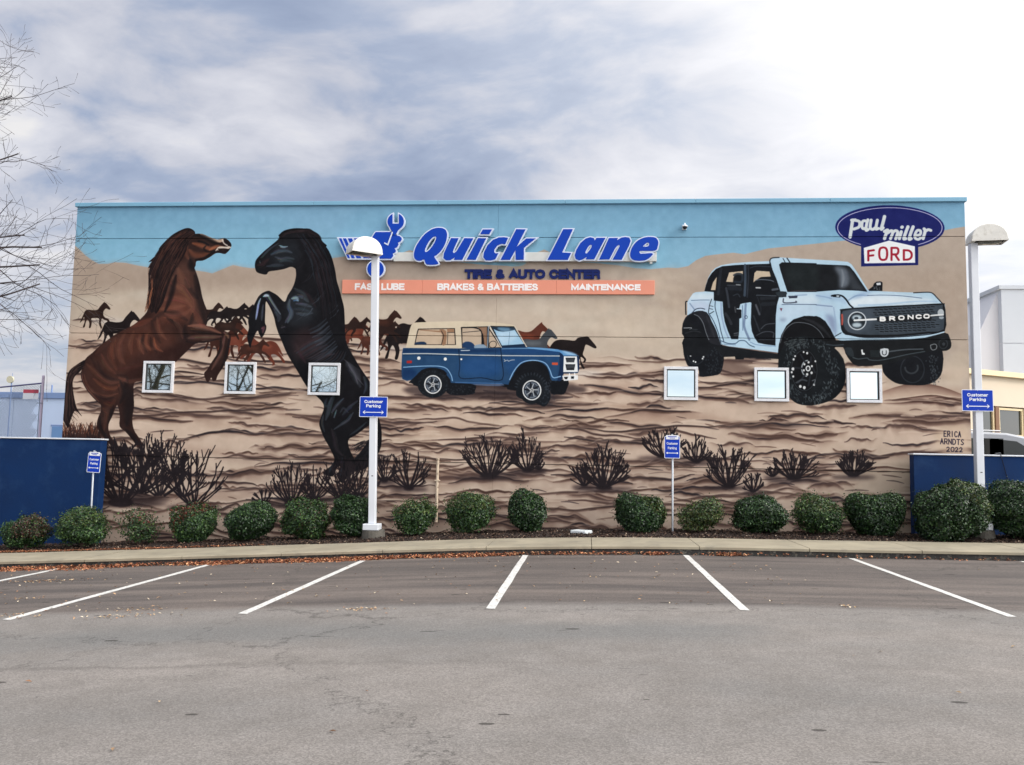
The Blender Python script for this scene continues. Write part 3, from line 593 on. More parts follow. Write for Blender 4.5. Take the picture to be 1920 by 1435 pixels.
    strands(ZC, ["780,190 880,320 960,460 1000,640 1050,860 1080,1050", "700,200 800,340 880,480 920,660 960,860 980,1050", "600,170 700,300 780,440 820,640 860,800 880,1000"], 110, [V(14, 14, 18), V(34, 28, 34), V(46, 36, 42), V(40, 48, 58)], seed=12, wd=2.2)
    for t, wd, c, a in (("980,180 1020,220 1060,300 1100,380", 12, V(56, 60, 68), .8), ("1000,200 1050,270 1080,360", 4, V(96, 96, 104), .6), ("1130,300 1150,380 1130,440", 6, H3, .8), ("880,440 850,520 830,600 810,660", 8, H1, .55), ("960,480 900,540 860,600", 6, H1, .6),
                        ("900,580 880,640", 7, V(110, 124, 134), .6), ("1040,600 1000,660 940,700 880,740", 5, H1, .6), ("1080,500 1000,560 950,620", 5, H3, .8), ("820,480 800,540 850,540", 6, H3, .7), ("860,740 880,800 900,900 950,960", 8, V(52, 46, 52), .7),
                        ("1000,600 960,560 930,600", 4, H3, .7), ("950,980 940,1060 930,1130", 5, H3, .7), ("870,1010 850,1070 830,1110", 5, H3, .6), ("790,620 780,690 800,760", 5, H3, .8), ("1000,120 960,180 950,300 940,420", 8, V(14, 14, 18), .7), ("1150,680 1080,740 1010,790", 4, H3, .7),
                        ("560,20 600,110 640,180", 8, V(60, 44, 48), .6), ("1100,120 1060,60 1020,20", 6, H3, .5)):
        sh(ZD, t, wd, c, a, 3.2)
    for i in range(16):
        p.stroke(zz(ZD, f"{960+i*9},{150+i*6} {1000+i*7},{190+i*10} {1010+i*8},{250+i*8}"), 1.4, V(84, 84, 92), a=.4, soft=1)
    for i in range(10):
        p.stroke(zz(ZD, f"{640+i*30},{150+i*4} {720+i*26},{120+i*3} {800+i*20},{60+i*3}"), 3, V(58, 66, 78) if i % 2 else V(74, 62, 66), a=.5, soft=2.4)
    p.clip = None
    p.stroke(zz(ZC, "482,215 530,176 620,155 720,158 800,182 852,215 885,275 925,312"), 4, V(20, 18, 22), soft=1)
    strands(ZC, ["470,250 530,190 640,160 760,150 860,200 900,270", "500,235 560,200 660,185 760,190 850,240 910,320"], 40, [V(24, 20, 24), V(50, 38, 42)], seed=8, wd=1.8)
    # brush in front of the hooves
    brush(226, 942, 140, 122, 17, 0, 3.8, 1, spread=1.0); brush(200, 915, 90, 96, 10, .2, 3.4, 2, base=False); brush(262, 925, 110, 100, 13, 0, 3.4, 3, base=False)
    brush(300, 930, 110, 108, 13, .1, 3.4, 4, base=False); brush(322, 890, 60, 66, 10, .2, 2.8, 5, base=False); brush(362, 948, 84, 96, 13, 0, 3.4, 6); brush(345, 930, 90, 80, 8, .2, 3.2, 7, base=False)
    p.ell(250, 936, 70, 8, V(44, 34, 38), a=.7, blur=4)
    for a_ in ((546, 944, 84, 66, 20), (494, 943, 34, 26, 11), (590, 935, 60, 52, 14), (640, 934, 90, 70, 20), (672, 930, 66, 68, 14), (720, 902, 42, 44, 12), (766, 915, 60, 66, 18), (917, 893, 106, 68, 26), (988, 882, 60, 62, 18), (1010, 880, 24, 20, 8),
              (1132, 914, 92, 72, 26), (1095, 910, 40, 40, 12), (1245, 856, 84, 50, 22), (1305, 866, 48, 44, 15), (1365, 912, 80, 68, 26), (1412, 922, 32, 34, 12), (1448, 893, 28, 16, 8), (1488, 898, 82, 48, 24), (1600, 892, 68, 42, 22)):
        brush(*a_)
    return p
GL = {'B': ["0,0 0,1", "0,0 .7,.02 .85,.25 .6,.48 0,.5", "0,.5 .8,.52 .95,.76 .7,1 0,1"], 'R': ["0,0 0,1", "0,0 .75,.02 .9,.27 .7,.52 0,.54", ".45,.54 .95,1"], 'O': [".5,0 .12,.1 0,.5 .12,.9 .5,1 .88,.9 1,.5 .88,.1 .5,0"],
      'N': ["0,1 0,0", "0,0 .95,1", ".95,1 .95,0"], 'C': [".95,.18 .55,0 .1,.15 0,.5 .1,.85 .55,1 .95,.82"], 'F': ["0,0 0,1", "0,0 .9,-.08", "0,.52 .8,.46"], 'D': ["0,0 0,1", "0,0 .6,.04 .92,.3 .92,.7 .6,.96 0,1"],
      'E': ["0,0 0,1", "0,0 .8,0", "0,.5 .7,.5", "0,1 .85,1"], 'I': [".4,0 .4,1"], 'A': ["0,1 .5,0", ".5,0 .95,1", ".2,.65 .8,.6"], 'T': ["0,0 1,.02", ".5,0 .5,1"], 'S': [".9,.1 .4,0 .1,.25 .5,.5 .85,.75 .5,1 .05,.9"],
      '2': ["0,.2 .4,0 .8,.2 .6,.6 0,1", "0,1 .9,1"], '0': [".5,0 .12,.1 0,.5 .12,.9 .5,1 .88,.9 1,.5 .88,.1 .5,0"]}
def glyph(p, ch, x, y, w, h, th, col, sl=0., soft=.6):
    for t in GL[ch]:
        P = np.array([[float(v) for v in q.split(',')] for q in t.split()])
        P = np.stack([x+P[:, 0]*w+(1-P[:, 1])*h*sl, y+P[:, 1]*h], 1)
        p.stroke(P, th, col, smooth=3 if len(P) > 4 else 0, soft=soft)
def paint_cars(p):
    V = lambda *c: c
    def P(z, t, c, s=2, b=0, a=1.): return p.poly(zz(z, t), c, smooth=s, blur=b, a=a)
    def L(z, t, w, c, a=1., soft=.7, w1=None): p.stroke(zz(z, t), w, c, a=a, soft=soft, w1=w1)
    rn = random.Random(21)
    BK, NV = V(20, 24, 32), V(38, 76, 112)
    # ---------------- blue truck with the cream hardtop
    P(ZE, "60,690 260,760 600,780 1200,800 1420,850 1500,760 1640,720 1750,720 1640,640 400,640", V(60, 48, 50), b=3, a=.75)
    P(ZE, "470,640 560,630 740,640 740,700 720,735 560,745 480,720", BK); P(ZE, "1440,620 1600,600 1590,680 1560,735 1500,735 1440,730", BK)
    for i in range(40): p.ell(*zz(ZE, f"{rn.uniform(490,735)},{rn.uniform(650,735)}")[0], 1, 1.2, V(60, 66, 74), a=.5)
    P(ZE, "975,640 1130,640 1120,670 1010,668", BK)
    P(ZE, "700,620 1000,640 960,660 740,650", V(90, 110, 140), a=.8)
    P(ZE, "100,315 140,130 165,85 200,72 420,65 660,60 880,68 1050,88 1100,100 1130,140 1215,300 1200,315 620,325 330,330 90,330", V(206, 190, 166))
    P(ZE, "180,280 205,160 215,130 555,125 565,280", V(34, 30, 34), 0); P(ZE, "188,275 212,165 222,138 548,132 556,275", V(190, 168, 146), 0)
    P(ZE, "410,140 475,150 470,275 430,275 440,190", V(150, 118, 94), 2); P(ZE, "225,138 430,150 430,165 225,145", V(150, 118, 94), 0); P(ZE, "480,130 548,132 548,165 485,165", V(150, 118, 94), 0)
    L(ZE, "430,150 450,200 430,275", 1, BK); L(ZE, "490,165 485,275", .8, BK); L(ZE, "485,165 550,165", .8, BK)
    P(ZE, "185,275 200,255 270,250 292,275", V(34, 60, 90))
    P(ZE, "610,115 860,108 990,300 980,312 620,308", V(34, 30, 34), 0); P(ZE, "622,120 770,118 800,150 800,305 626,303", V(186, 166, 146), 0)
    P(ZE, "770,118 850,115 850,300 830,300 815,180", V(140, 112, 92), 0); P(ZE, "868,135 975,300 870,305", V(186, 166, 146), 0)
    L(ZE, "625,120 740,122 800,160 805,290", 2.2, BK); L(ZE, "630,165 790,150", 1, BK); L(ZE, "864,110 856,308", 1.6, V(150, 170, 190)); L(ZE, "872,112 864,308", 1, BK)
    P(ZE, "628,305 632,260 680,248 725,268 735,310", V(34, 66, 104)); P(ZE, "735,310 750,280 820,275 850,312", V(130, 150, 170)); p.ring(*zz(ZE, "905,275")[0], 7, 6, 1, BK, rot=-.4)
    P(ZE, "880,105 1100,108 1210,300 990,305", BK, 0); P(ZE, "900,112 1092,118 1198,278 1010,285 990,290", V(150, 188, 220), 0)
    P(ZE, "900,112 1092,118 1110,140 1000,160 925,140", V(40, 60, 78)); P(ZE, "945,120 1050,122 1060,145 980,150", V(96, 130, 156), b=1); P(ZE, "940,180 1090,150 1130,210 1000,270", V(178, 208, 234), b=3, a=.8)
    P(ZE, "990,285 1200,270 1212,302 985,308", V(26, 50, 78), 0); L(ZE, "1060,160 1050,280", .7, V(90, 120, 150)); L(ZE, "872,100 985,305", 1.6, V(206, 200, 190)); L(ZE, "1105,105 1218,300", 1.6, V(200, 190, 176))
    P(ZE, "170,650 240,500 330,478 430,485 505,530 560,650 400,690", BK); P(ZE, "1030,660 1100,520 1190,420 1330,415 1430,480 1480,600 1450,690 1100,700", BK)
    P(ZE, "72,330 80,312 120,308 590,312 980,305 1215,300 1500,320 1530,345 1560,390 1550,560 1540,600 1450,610 1430,560 1400,480 1320,430 1240,430 1160,460 1100,540 1060,640 990,640 520,630 480,540 420,500 330,490 250,510 190,570 160,600 70,595 65,400", NV)
    P(ZE, "80,320 980,318 980,350 75,352", V(22, 58, 98), 0, b=1); P(ZE, "80,500 200,520 170,590 75,590", V(22, 60, 102), b=2); P(ZE, "630,400 960,400 960,560 630,560", V(34, 82, 132), b=6, a=.8); P(ZE, "1000,320 1480,330 1500,360 1000,355", V(30, 74, 122), b=2)
    P(ZE, "1000,400 1060,560 1160,440 1300,400 1480,420 1500,380 1000,385", V(34, 80, 128), b=3, a=.7)
    P(ZE, "1215,300 1500,320 1680,375 1690,385 1560,380 1520,345 1300,320", V(92, 142, 194)); P(ZE, "1540,330 1640,350 1690,378 1600,372", V(140, 180, 220), b=1)
    P(ZE, "1520,350 1560,380 1690,380 1700,440 1690,540 1560,545 1545,600 1500,610 1520,500", V(22, 50, 86))
    L(ZE, "75,362 300,360 590,370 980,378 1520,382", 1.6, V(206, 206, 204)); L(ZE, "990,316 1200,312 1480,322", 1.4, V(120, 160, 200), a=.8); L(ZE, "80,486 200,478 330,474 420,478 480,500 520,560 532,610", 1.7, V(130, 170, 214))
    L(ZE, "1060,600 1100,520 1160,450 1230,425 1320,425 1390,450 1430,510 1460,580 1530,570", 1.9, V(130, 170, 214)); L(ZE, "590,320 600,470 606,585 800,583 990,600 985,400 975,310", 1.4, V(14, 32, 56), soft=.8)
    L(ZE, "75,370 590,378 980,388", 1, V(14, 32, 56), a=.7); L(ZE, "612,332 690,330", 1.6, V(190, 200, 210)); L(ZE, "560,625 990,636", 1.6, V(80, 120, 170), a=.7)
    for x, y, r in ((222, 402, 3.2), (466, 410, 3), (614, 412, 1.8)): p.ell(*zz(ZE, f"{x},{y}")[0], r, r, V(235, 235, 232))
    P(ZE, "110,425 158,425 158,448 110,450", V(170, 44, 42), 0); P(ZE, "1450,442 1505,442 1505,466 1450,464", V(196, 84, 56), 0)
    L(ZE, "1008,412 1020,425 1010,432 1040,420 1050,430 1075,420 1105,418", 1.1, V(190, 190, 190))
    P(ZE, "1560,385 1680,385 1690,530 1555,530", V(226, 230, 232), 0)
    for a_, b_ in ((398, 440), (458, 512)):
        P(ZE, f"1575,{a_} 1665,{a_} 1655,{b_} 1585,{b_}", BK, 0)
        for k in range(3): L(ZE, f"1590,{a_+12+k*11} 1655,{a_+12+k*11}", .7, V(170, 176, 182), a=.8)
    P(ZE, "1545,565 1600,560 1690,560 1690,600 1560,612", V(222, 226, 228), 0); L(ZE, "1612,545 1612,600", 2, V(230, 232, 234)); L(ZE, "1660,540 1664,598", 2, V(230, 232, 234)); P(ZE, "1560,575 1600,574 1590,596 1570,596", BK, 0); P(ZE, "1625,570 1655,570 1652,592 1628,592", BK, 0)
    P(ZE, "130,625 200,560 250,520 330,500 420,510 480,560 520,640 400,700 220,660 150,632", BK)
    P(ZE, "1050,640 1110,540 1170,470 1250,450 1330,460 1400,510 1440,600 1440,700 1120,700", BK)
    def wheel(z, cx, cy, rx, ry, rr, rot, sx, sy, n):
        x, y = zz(z, f"{cx},{cy}")[0]
        p.ell(x, y, rx, ry, V(24, 30, 38), rot=rot)
        for i in range(n):
            t = rn.uniform(0, 6.28); q = rn.uniform(.82, .98); p.ell(x+rx*q*math.cos(t), y+ry*q*math.sin(t), 1.1, .9, V(52, 60, 70), a=.6)
        p.ell(x+sx, y+sy, rr*.93, rr, V(64, 72, 84))
        p.ring(x+sx, y+sy, rr*.93, rr, 2.1, V(224, 226, 226)); p.ring(x+sx, y+sy, rr*.7, rr*.76, 1.6, V(120, 130, 142))
        for k in range(5):
            t = k*1.2566+.5; p.stroke([(x+sx+3*math.cos(t), y+sy+3*math.sin(t)), (x+sx+rr*.72*math.cos(t+.25), y+sy+rr*.76*math.sin(t+.25))], 2.8, V(30, 34, 42), soft=.7, smooth=0)
            p.stroke([(x+sx+4*math.cos(t+.5), y+sy+4*math.sin(t+.5)), (x+sx+rr*.62*math.cos(t+.7), y+sy+rr*.66*math.sin(t+.7))], 1.4, V(190, 196, 200), soft=.7, smooth=0)
        p.ell(x+sx, y+sy, 3, 3, V(36, 40, 48)); p.ring(x+sx, y+sy, 3, 3.2, 1.1, V(230, 230, 228)); p.ell(x+sx, y+sy, 1.4, 1.4, V(210, 212, 214))
    wheel(ZE, 352, 640, 29, 26, 16.5, 0, 0, 1, 50)
    P(ZE, "1120,700 1130,620 1180,570 1250,550 1330,565 1390,620 1425,700 1440,760 1420,810 1380,850 1330,830 1250,800 1150,770 1120,740", V(24, 30, 38))
    for i in range(70): p.ell(*zz(ZE, f"{1340+rn.gauss(60,30)},{rn.uniform(600,830)}")[0], 1, 1.5, V(60, 68, 80), a=.5)
    for i in range(16):
        t = i/16*3.2+3.3; p.stroke([(996+31*math.cos(t), 730+31*math.sin(t)), (996+27*math.cos(t), 730+27*math.sin(t))], 1.8, V(50, 58, 68), smooth=0)
    wheel(ZE, 1265, 698, 24, 26, 18, 0, 0, 0, 0)
    for t in ("820,700 900,715 1000,725 1110,722", "1440,760 1500,770 1640,760"): L(ZE, t, 6, V(56, 46, 50), a=.7, soft=3)
    # ---------------- pale blue four by four with its doors off
    LB, LW, LD = V(168, 198, 221), V(196, 214, 228), V(118, 142, 170)
    P(ZG, "240,990 600,960 800,1000 1100,990 1390,1010 1800,1400 1900,1420 1300,1040 700,760 500,900", V(90, 70, 66), b=3, a=.6)
    P(ZI, "1150,560 1180,640 1250,700 1330,735 1480,747 1600,745 1700,712 1770,640 1792,540 1790,400 1700,340 1200,400", BK)
    p.ring(*zz(ZI, "1470,580")[0], 22, 25, 2, V(50, 56, 64), a=.8); p.ring(*zz(ZI, "1460,560")[0], 12, 11, 3, V(56, 62, 68), t0=-20, t1=180)
    for i in range(70): p.ell(*zz(ZI, f"{rn.gauss(1700,28)},{rn.uniform(430,740)}")[0], 1.1, 1.6, V(74, 82, 88), a=.6)
    P(ZG, "85,480 78,600 85,700 120,810 160,868 290,900 300,1000 420,998 560,975 605,925 632,820 640,700 610,560 400,440", BK)
    for i in range(90): p.ell(*zz(ZG, f"{rn.uniform(380,620)},{rn.uniform(560,990)}")[0], 1.0, 1.6, V(58, 66, 74), a=.5)
    p.ring(*zz(ZG, "255,665")[0], 17, 23, 1.2, V(50, 56, 64))
    for x, y in ((185, 560), (205, 538), (283, 522), (313, 535), (350, 622), (328, 656), (357, 730), (345, 755), (180, 715), (172, 688), (220, 790), (248, 802), (225, 622)): p.ell(*zz(ZG, f"{x},{y}")[0], 1.5, 1.6, V(215, 220, 222))
    P(ZG, "400,480 600,575 1390,690 1395,760 1200,750 920,742 910,766 800,766 790,726 640,732 560,650", V(24, 28, 34), 0)
    P(ZF, "70,1010 120,925 230,878 310,910 360,1010 395,1130 430,1250 430,1435 90,1435 92,1200 62,1150", V(22, 26, 32))
    L(ZF, "85,1068 190,1066 170,1085", 1, V(190, 196, 200)); L(ZF, "180,1080 260,1090 350,1080", 2, V(50, 56, 62)); L(ZF, "110,1140 220,1110 340,1130", 2, V(46, 50, 56)); L(ZF, "115,880 112,720 130,700", 2.2, BK)
    body = jn(zz(ZF, "135,905 135,710 168,655 212,592 250,574 370,566 385,490 420,380 430,360 470,290 520,242 600,202 750,176 1000,156 1278,145 1280,122 1310,101 1400,93"),
              zz(ZH, "0,85 250,98 420,115 470,150 540,250 620,380 690,490 880,505 1100,515 1300,520 1530,525 1620,600 1672,665 1705,680 1718,850 1705,1040 1500,1115 1100,1160 640,1168 330,1162 270,1135 240,1110 190,1005 120,900 50,850 0,832"),
              zz(ZF, "1880,906 1800,900 1700,920 1600,970 1500,1060 1430,1180 1395,1300 1385,1408 1100,1370 700,1320 590,1290 550,1180 500,1050 440,900 400,850 340,830 260,840 200,860 150,900"))
    P(ZG, '1380,700 1400,540 1430,400 1500,280 1600,190 1750,140 1913,145 2050,200 2180,330 2200,450 1900,600 1500,800', BK)
    P(ZF, '120,930 200,850 260,822 340,815 410,850 480,960 560,1150 620,1300 500,1320 400,1200', BK)
    p.clip = p.poly(body, LB, smooth=0)
    for z, t, c, b, a in ((ZF, "180,600 490,600 480,680 180,680", LW, 3, .9), (ZF, "150,710 430,710 420,830 240,820 150,860", V(176, 190, 214), 4, .8), (ZF, "1400,660 1900,600 1913,740 1400,740", LW, 4, .8), (ZF, "1420,760 1900,760 1913,880 1600,930 1450,1000", V(178, 200, 222), 5, .8),
                          (ZH, "420,640 600,560 900,555 1200,570 1650,660 700,700 470,720", V(206, 220, 230), 4, .95), (ZH, "0,530 220,540 380,600 440,700 300,640 0,600", V(150, 176, 206), 3, .7), (ZH, "120,800 250,860 260,1080 180,980", V(128, 140, 170), 3, .8),
                          (ZH, "0,690 220,700 240,800 60,740", V(176, 196, 220), 4, .8), (ZF, "1400,930 1460,940 1480,920 1500,960 1440,980", V(112, 118, 142), 2, .6), (ZH, "450,600 600,520 750,500 600,580", V(126, 150, 186), 3, .7)):
        P(z, t, c, b=b, a=a)
    for z, t, w, c, a, s in ((ZH, "430,620 540,560 680,560", 2.2, V(110, 132, 168), .7, 1.6), (ZH, "0,560 120,580 200,600", 1.8, V(120, 140, 176), .7, 1.6), (ZH, "0,685 100,695 210,705", 2, V(110, 124, 156), .8, 1.6), (ZH, "230,720 250,860 255,1080", 2.4, V(140, 160, 190), .7, 1.6),
                             (ZF, "1440,745 1650,742 1913,745", 1.1, V(50, 64, 90), .9, .7), (ZF, "190,688 320,682 440,682", 1, V(60, 80, 110), .9, .7), (ZF, "170,730 230,810", 2, V(100, 120, 150), .7, 1.5), (ZF, "200,860 250,810 320,795 375,808", 1.6, V(40, 50, 70), .9, .8),
                             (ZH, "680,560 850,555 1050,560 1200,572 1400,595", 1.1, V(50, 66, 100), .8, .7), (ZF, "1620,620 1780,610", 2, V(120, 140, 176), .7, 1.6), (ZH, "560,690 900,680 1300,640 1600,640", 3, V(150, 180, 212), .7, 2)):
        L(z, t, w, c, a=a, soft=s)
    p.clip = None
    P(ZF, "370,562 390,480 420,392 470,312 530,252 620,216 800,200 1000,190 1282,182 1300,240 1368,420 1412,560 1500,570 1500,640 1400,645 1370,750 1355,900 1350,1310 1200,1292 1110,1272 1060,1200 1025,1110 1010,1000 1018,722 1005,712 900,728 865,740 850,800 882,820 882,925 852,940 850,1100 838,1222 742,1222 690,1100 650,980 630,860 622,705 500,690 500,572", V(20, 24, 32), 0)
    for t in ("665,430 710,302 900,282 900,325 795,330 768,380 765,436", "1045,440 1060,310 1092,278 1268,290 1285,358 1150,365 1080,410", "458,545 488,440 542,362 522,545"): P(ZF, t, V(190, 172, 150), 0)
    P(ZF, "655,370 700,285 900,262 900,282 712,300 670,430", V(20, 24, 32), 0)
    for t, w, c in (("600,250 580,400 560,600", 5, V(40, 46, 56)), ("930,200 935,400 925,620", 4.5, V(70, 84, 100)), ("975,200 975,400 960,640", 2.4, V(50, 58, 70)), ("1000,240 1100,215 1280,225", 1.2, V(70, 80, 92)), ("780,340 830,320 890,340 880,430 790,430", 4, V(44, 54, 66)),
                    ("690,480 860,480", 2.4, V(60, 66, 74)), ("810,470 865,474", 2, V(150, 156, 160)), ("720,520 780,520 860,530", 8, V(36, 42, 52)), ("670,520 690,620 710,780", 4, V(64, 70, 80)), ("660,870 700,930 740,1010", 5, V(52, 56, 64)), ("770,620 830,600 860,640", 1.6, V(60, 68, 78)),
                    ("1080,410 1150,400 1280,410 1350,440", 1.5, V(120, 130, 142)), ("1085,512 1140,514", 2.8, V(205, 208, 210)), ("1310,540 1380,530", 4, V(96, 104, 114)), ("1090,620 1120,615 1360,625", 1.3, V(100, 110, 120)), ("1100,640 1150,800 1130,900", 1.4, V(44, 50, 58)),
                    ("1160,660 1330,650", 6, V(38, 44, 52)), ("1170,740 1330,730", 7, V(36, 42, 50)), ("1080,750 1130,880", 3.4, V(90, 94, 102)), ("1050,900 1130,1110", 2.6, V(52, 58, 66)), ("1150,1080 1220,1020 1340,1005", 1.4, V(90, 96, 104)), ("1090,1170 1200,1120 1320,1130 1320,1200", 1.4, V(90, 96, 104)),
                    ("1120,1230 1330,1230", 1.2, V(70, 76, 84)), ("780,1145 835,1135", 1.6, V(110, 114, 120)), ("785,1170 835,1165", 3, V(70, 74, 80)), ("790,780 800,850", 2, V(90, 92, 96))):
        L(ZF, t, w, c, a=.85, soft=1.2)
    P(ZF, "1350,575 1500,565 1490,630 1410,645", V(44, 54, 62)); L(ZF, "1300,250 1300,350 1360,470", 2, BK)
    # door frames and sill
    for t, w, c in (("470,670 440,760 430,870 500,840", 1.3, BK), ("440,760 490,770", 1, BK), ("440,800 485,810", 1, BK), ("520,700 520,800 570,980 600,1120 640,1260", 1.4, V(36, 50, 70)), ("440,880 500,980 560,1130 600,1280", 1.4, V(36, 50, 70)), ("600,720 610,900 650,1080 700,1200", 3, V(140, 160, 190)),
                    ("940,740 930,900 920,1050 990,1230", 4, V(112, 130, 158)), ("895,760 900,940 900,1100", 1.4, V(90, 110, 140)), ("600,1245 700,1280 800,1280 850,1245 930,1245 990,1300 1060,1330", 1.5, V(50, 70, 96)), ("1000,1260 1100,1300 1350,1320", 1.6, V(120, 146, 180)), ("640,1290 800,1300", 1.2, V(90, 110, 140)),
                    ("1275,200 1275,130 1310,102 1400,95", 2, BK), ("1280,170 1305,270 1360,400 1410,555", 1.6, BK), ("1455,110 1485,165", 1.4, BK), ("1510,105 1550,165", 2, BK), ("820,803 880,805", 1.6, LW)):
        L(ZF, t, w, c, a=.9, soft=.8)
    p.ring(*zz(ZF, "945,918")[0], 2.2, 3, 1, V(60, 70, 90)); P(ZF, "1410,795 1448,795 1430,840", V(120, 70, 90), 0); P(ZF, "1525,625 1655,622 1650,655 1540,660", V(60, 66, 84), 0); L(ZF, "1460,665 1470,720 1630,715 1632,700", 2.2, V(70, 74, 92))
    # windscreen
    ws = jn(zz(ZF, "1405,195 1440,167 1913,180"), zz(ZH, "0,150 400,166 440,180 500,250 600,400 670,505 560,492 300,482 0,505"), zz(ZF, "1913,566 1520,566 1470,420 1420,260"))
    p.clip = p.poly(ws, V(24, 28, 34)); P(ZF, "1480,220 1913,220 1913,540 1600,540", V(30, 38, 42), b=3); P(ZH, "230,180 380,190 460,300 440,420 310,470 300,300", V(108, 116, 126), b=3, a=.9); P(ZH, "440,200 560,400 640,490 470,480 430,330", V(58, 64, 72), b=3)
    L(ZH, "340,220 360,330 340,440", 5, V(140, 148, 156), a=.5, soft=2.5); p.clip = None
    p.stroke(ws, 1.3, BK, smooth=0, closed=True); L(ZF, "1560,562 1700,555 1913,552", 1, V(110, 90, 90), a=.8)
    # bonnet, wing mirrors
    P(ZH, "690,485 750,440 765,400 800,376 860,374 878,390 876,500 700,500", BK, 0); P(ZH, "795,395 852,388 856,420 800,425", V(200, 206, 212), 0)
    for i in range(12): p.ell(*zz(ZH, f"{rn.uniform(760,870)},{rn.uniform(440,490)}")[0], 1, 1, V(110, 116, 122), a=.8)
    L(ZH, "1290,525 1430,518 1530,525 1600,590 1670,665", 1.7, BK); L(ZH, "205,565 260,555 340,565 400,620 440,680 485,722", 3, BK); L(ZH, "225,572 310,578", 2.4, BK); p.ell(*zz(ZH, "285,568")[0], 3, 1.2, LW)
    # wheel arches
    P(ZF, "75,1000 110,920 180,868 260,836 340,832 410,868 462,960 525,1080 560,1180 595,1290 590,1310 500,1292 432,1250 392,1130 352,1000 292,912 230,880 170,892 120,932", V(36, 38, 46)); L(ZF, "230,880 292,912 352,1000 392,1130 432,1230", 1.2, V(120, 126, 132)); L(ZF, "400,900 460,1050 510,1200", 5, V(52, 54, 62), a=.7, soft=2.5)
    arch = jn(zz(ZG, "1388,760 1388,640 1400,560 1430,430 1500,300 1600,212 1750,165 1880,170"), zz(ZH, "0,855 60,885 130,940 190,1020 245,1112 260,1150 250,1250 0,1400"), zz(ZG, "1700,900 1500,1000"))
    p.poly(arch, V(16, 18, 24)); p.stroke(zz(ZI, "70,300 110,180 200,95 300,85 400,110 480,170 530,245"), 1.3, V(100, 106, 112)); L(ZI, "300,40 420,80 520,150 600,240", 6, V(46, 48, 54), a=.8, soft=2.5)
    # front wheel
    P(ZI, "48,560 58,430 105,330 200,250 320,222 460,250 620,330 740,470 762,620 755,720 700,830 600,912 450,955 350,962 250,942 180,890 100,800 55,680", V(22, 28, 34))
    for i in range(420):
        t = rn.uniform(0, 6.28); q = rn.uniform(.72, .98); x = 340+rn.uniform(0, 90)+q*285*math.cos(t); y = 590+q*355*math.sin(t)
        if 60 < x < 745: p.stroke(zz(ZI, f"{x},{y} {x+rn.uniform(-8,14)},{y+rn.uniform(4,26)}"), rn.uniform(1.2, 2.2), rn.choice([V(56, 64, 70), V(92, 102, 106), V(12, 15, 19), V(70, 78, 84)]), a=.7, smooth=0)
    for i in range(60): L(ZI, (lambda x, y: f"{x},{y} {x+rn.uniform(10,30)},{y-rn.uniform(4,16)}")(rn.uniform(110, 330), rn.uniform(250, 360)), 1.5, V(90, 98, 100), a=.5)
    p.ell(*zz(ZI, "325,590")[0], 26, 40, V(16, 18, 24)); p.ring(*zz(ZI, "325,590")[0], 24, 38, 1, V(60, 68, 74)); p.ring(*zz(ZI, "360,570")[0], 11, 15, 2, V(160, 168, 174), t0=100, t1=270, soft=1)
    for k in range(6):
        t = k*1.047; p.stroke([(1514+10*math.cos(t), 691+14*math.sin(t)), (1508+20*math.cos(t+.15), 694+31*math.sin(t+.15))], 3, V(40, 44, 52), smooth=0, soft=1.2)
    p.ell(*zz(ZI, "365,570")[0], 6, 7, V(28, 30, 36)); p.ring(*zz(ZI, "365,570")[0], 3.6, 4.4, 2, V(215, 220, 222)); p.ell(*zz(ZI, "365,570")[0], 1.8, 2.2, V(60, 64, 70))
    for x, y, r in ((370, 505, 1.9), (326, 526, 1.9), (405, 546, 1.9), (320, 590, 1.9), (402, 616, 2.2), (355, 632, 2.2), (318, 396, 1.6), (355, 408, 2), (442, 494, 1.6), (228, 440, 1.6), (212, 474, 1.9), (192, 610, 1.8), (208, 655, 1.8), (283, 760, 2.5), (325, 773, 2.7), (428, 742, 1.8), (205, 575, 2.6)):
        p.ell(*zz(ZI, f"{x},{y}")[0], r, r*1.15, V(222, 226, 228), a=.9)
    L(ZI, "240,720 300,690 350,700", 3, V(80, 86, 92), a=.8, soft=1.4); L(ZI, "410,700 440,690 430,740", 2, V(110, 116, 122), a=.7)
    # bumper
    P(ZI, "530,300 640,270 730,275 900,268 1300,265 1600,245 1812,190 1860,235 1880,300 1875,350 1840,378 1790,385 1600,400 1400,470 1150,530 900,545 820,500 760,410 735,345 640,345", V(24, 28, 33))
    P(ZI, "750,355 820,350 850,420 840,450 780,420", V(44, 52, 58)); L(ZI, "840,455 900,470 990,460 1020,480 1150,480 1400,425 1600,390", 1.7, V(70, 80, 86)); L(ZI, "560,315 640,325 740,318", 2, V(60, 70, 78)); L(ZI, "1230,390 1400,370 1580,365", 2.4, V(78, 86, 92)); P(ZI, "1020,380 1120,375 1120,450 1030,450", V(34, 42, 46), 0)
    P(ZI, "925,370 945,370 945,400 965,410 965,425 935,425", V(215, 220, 222), 0); P(ZI, "1130,365 1215,362 1212,425 1175,448 1135,430", V(190, 198, 204)); L(ZI, "1152,385 1152,415 1172,428 1192,415 1192,382", 1.4, V(40, 46, 52)); L(ZI, "1660,325 1700,312 1725,325 1722,360 1690,375 1668,362 1660,325", 1.1, V(150, 156, 160)); p.ring(*zz(ZI, "1795,310")[0], 8, 9, 1.6, V(52, 58, 64)); p.ell(*zz(ZI, "1800,312")[0], 3, 3, V(60, 66, 72))
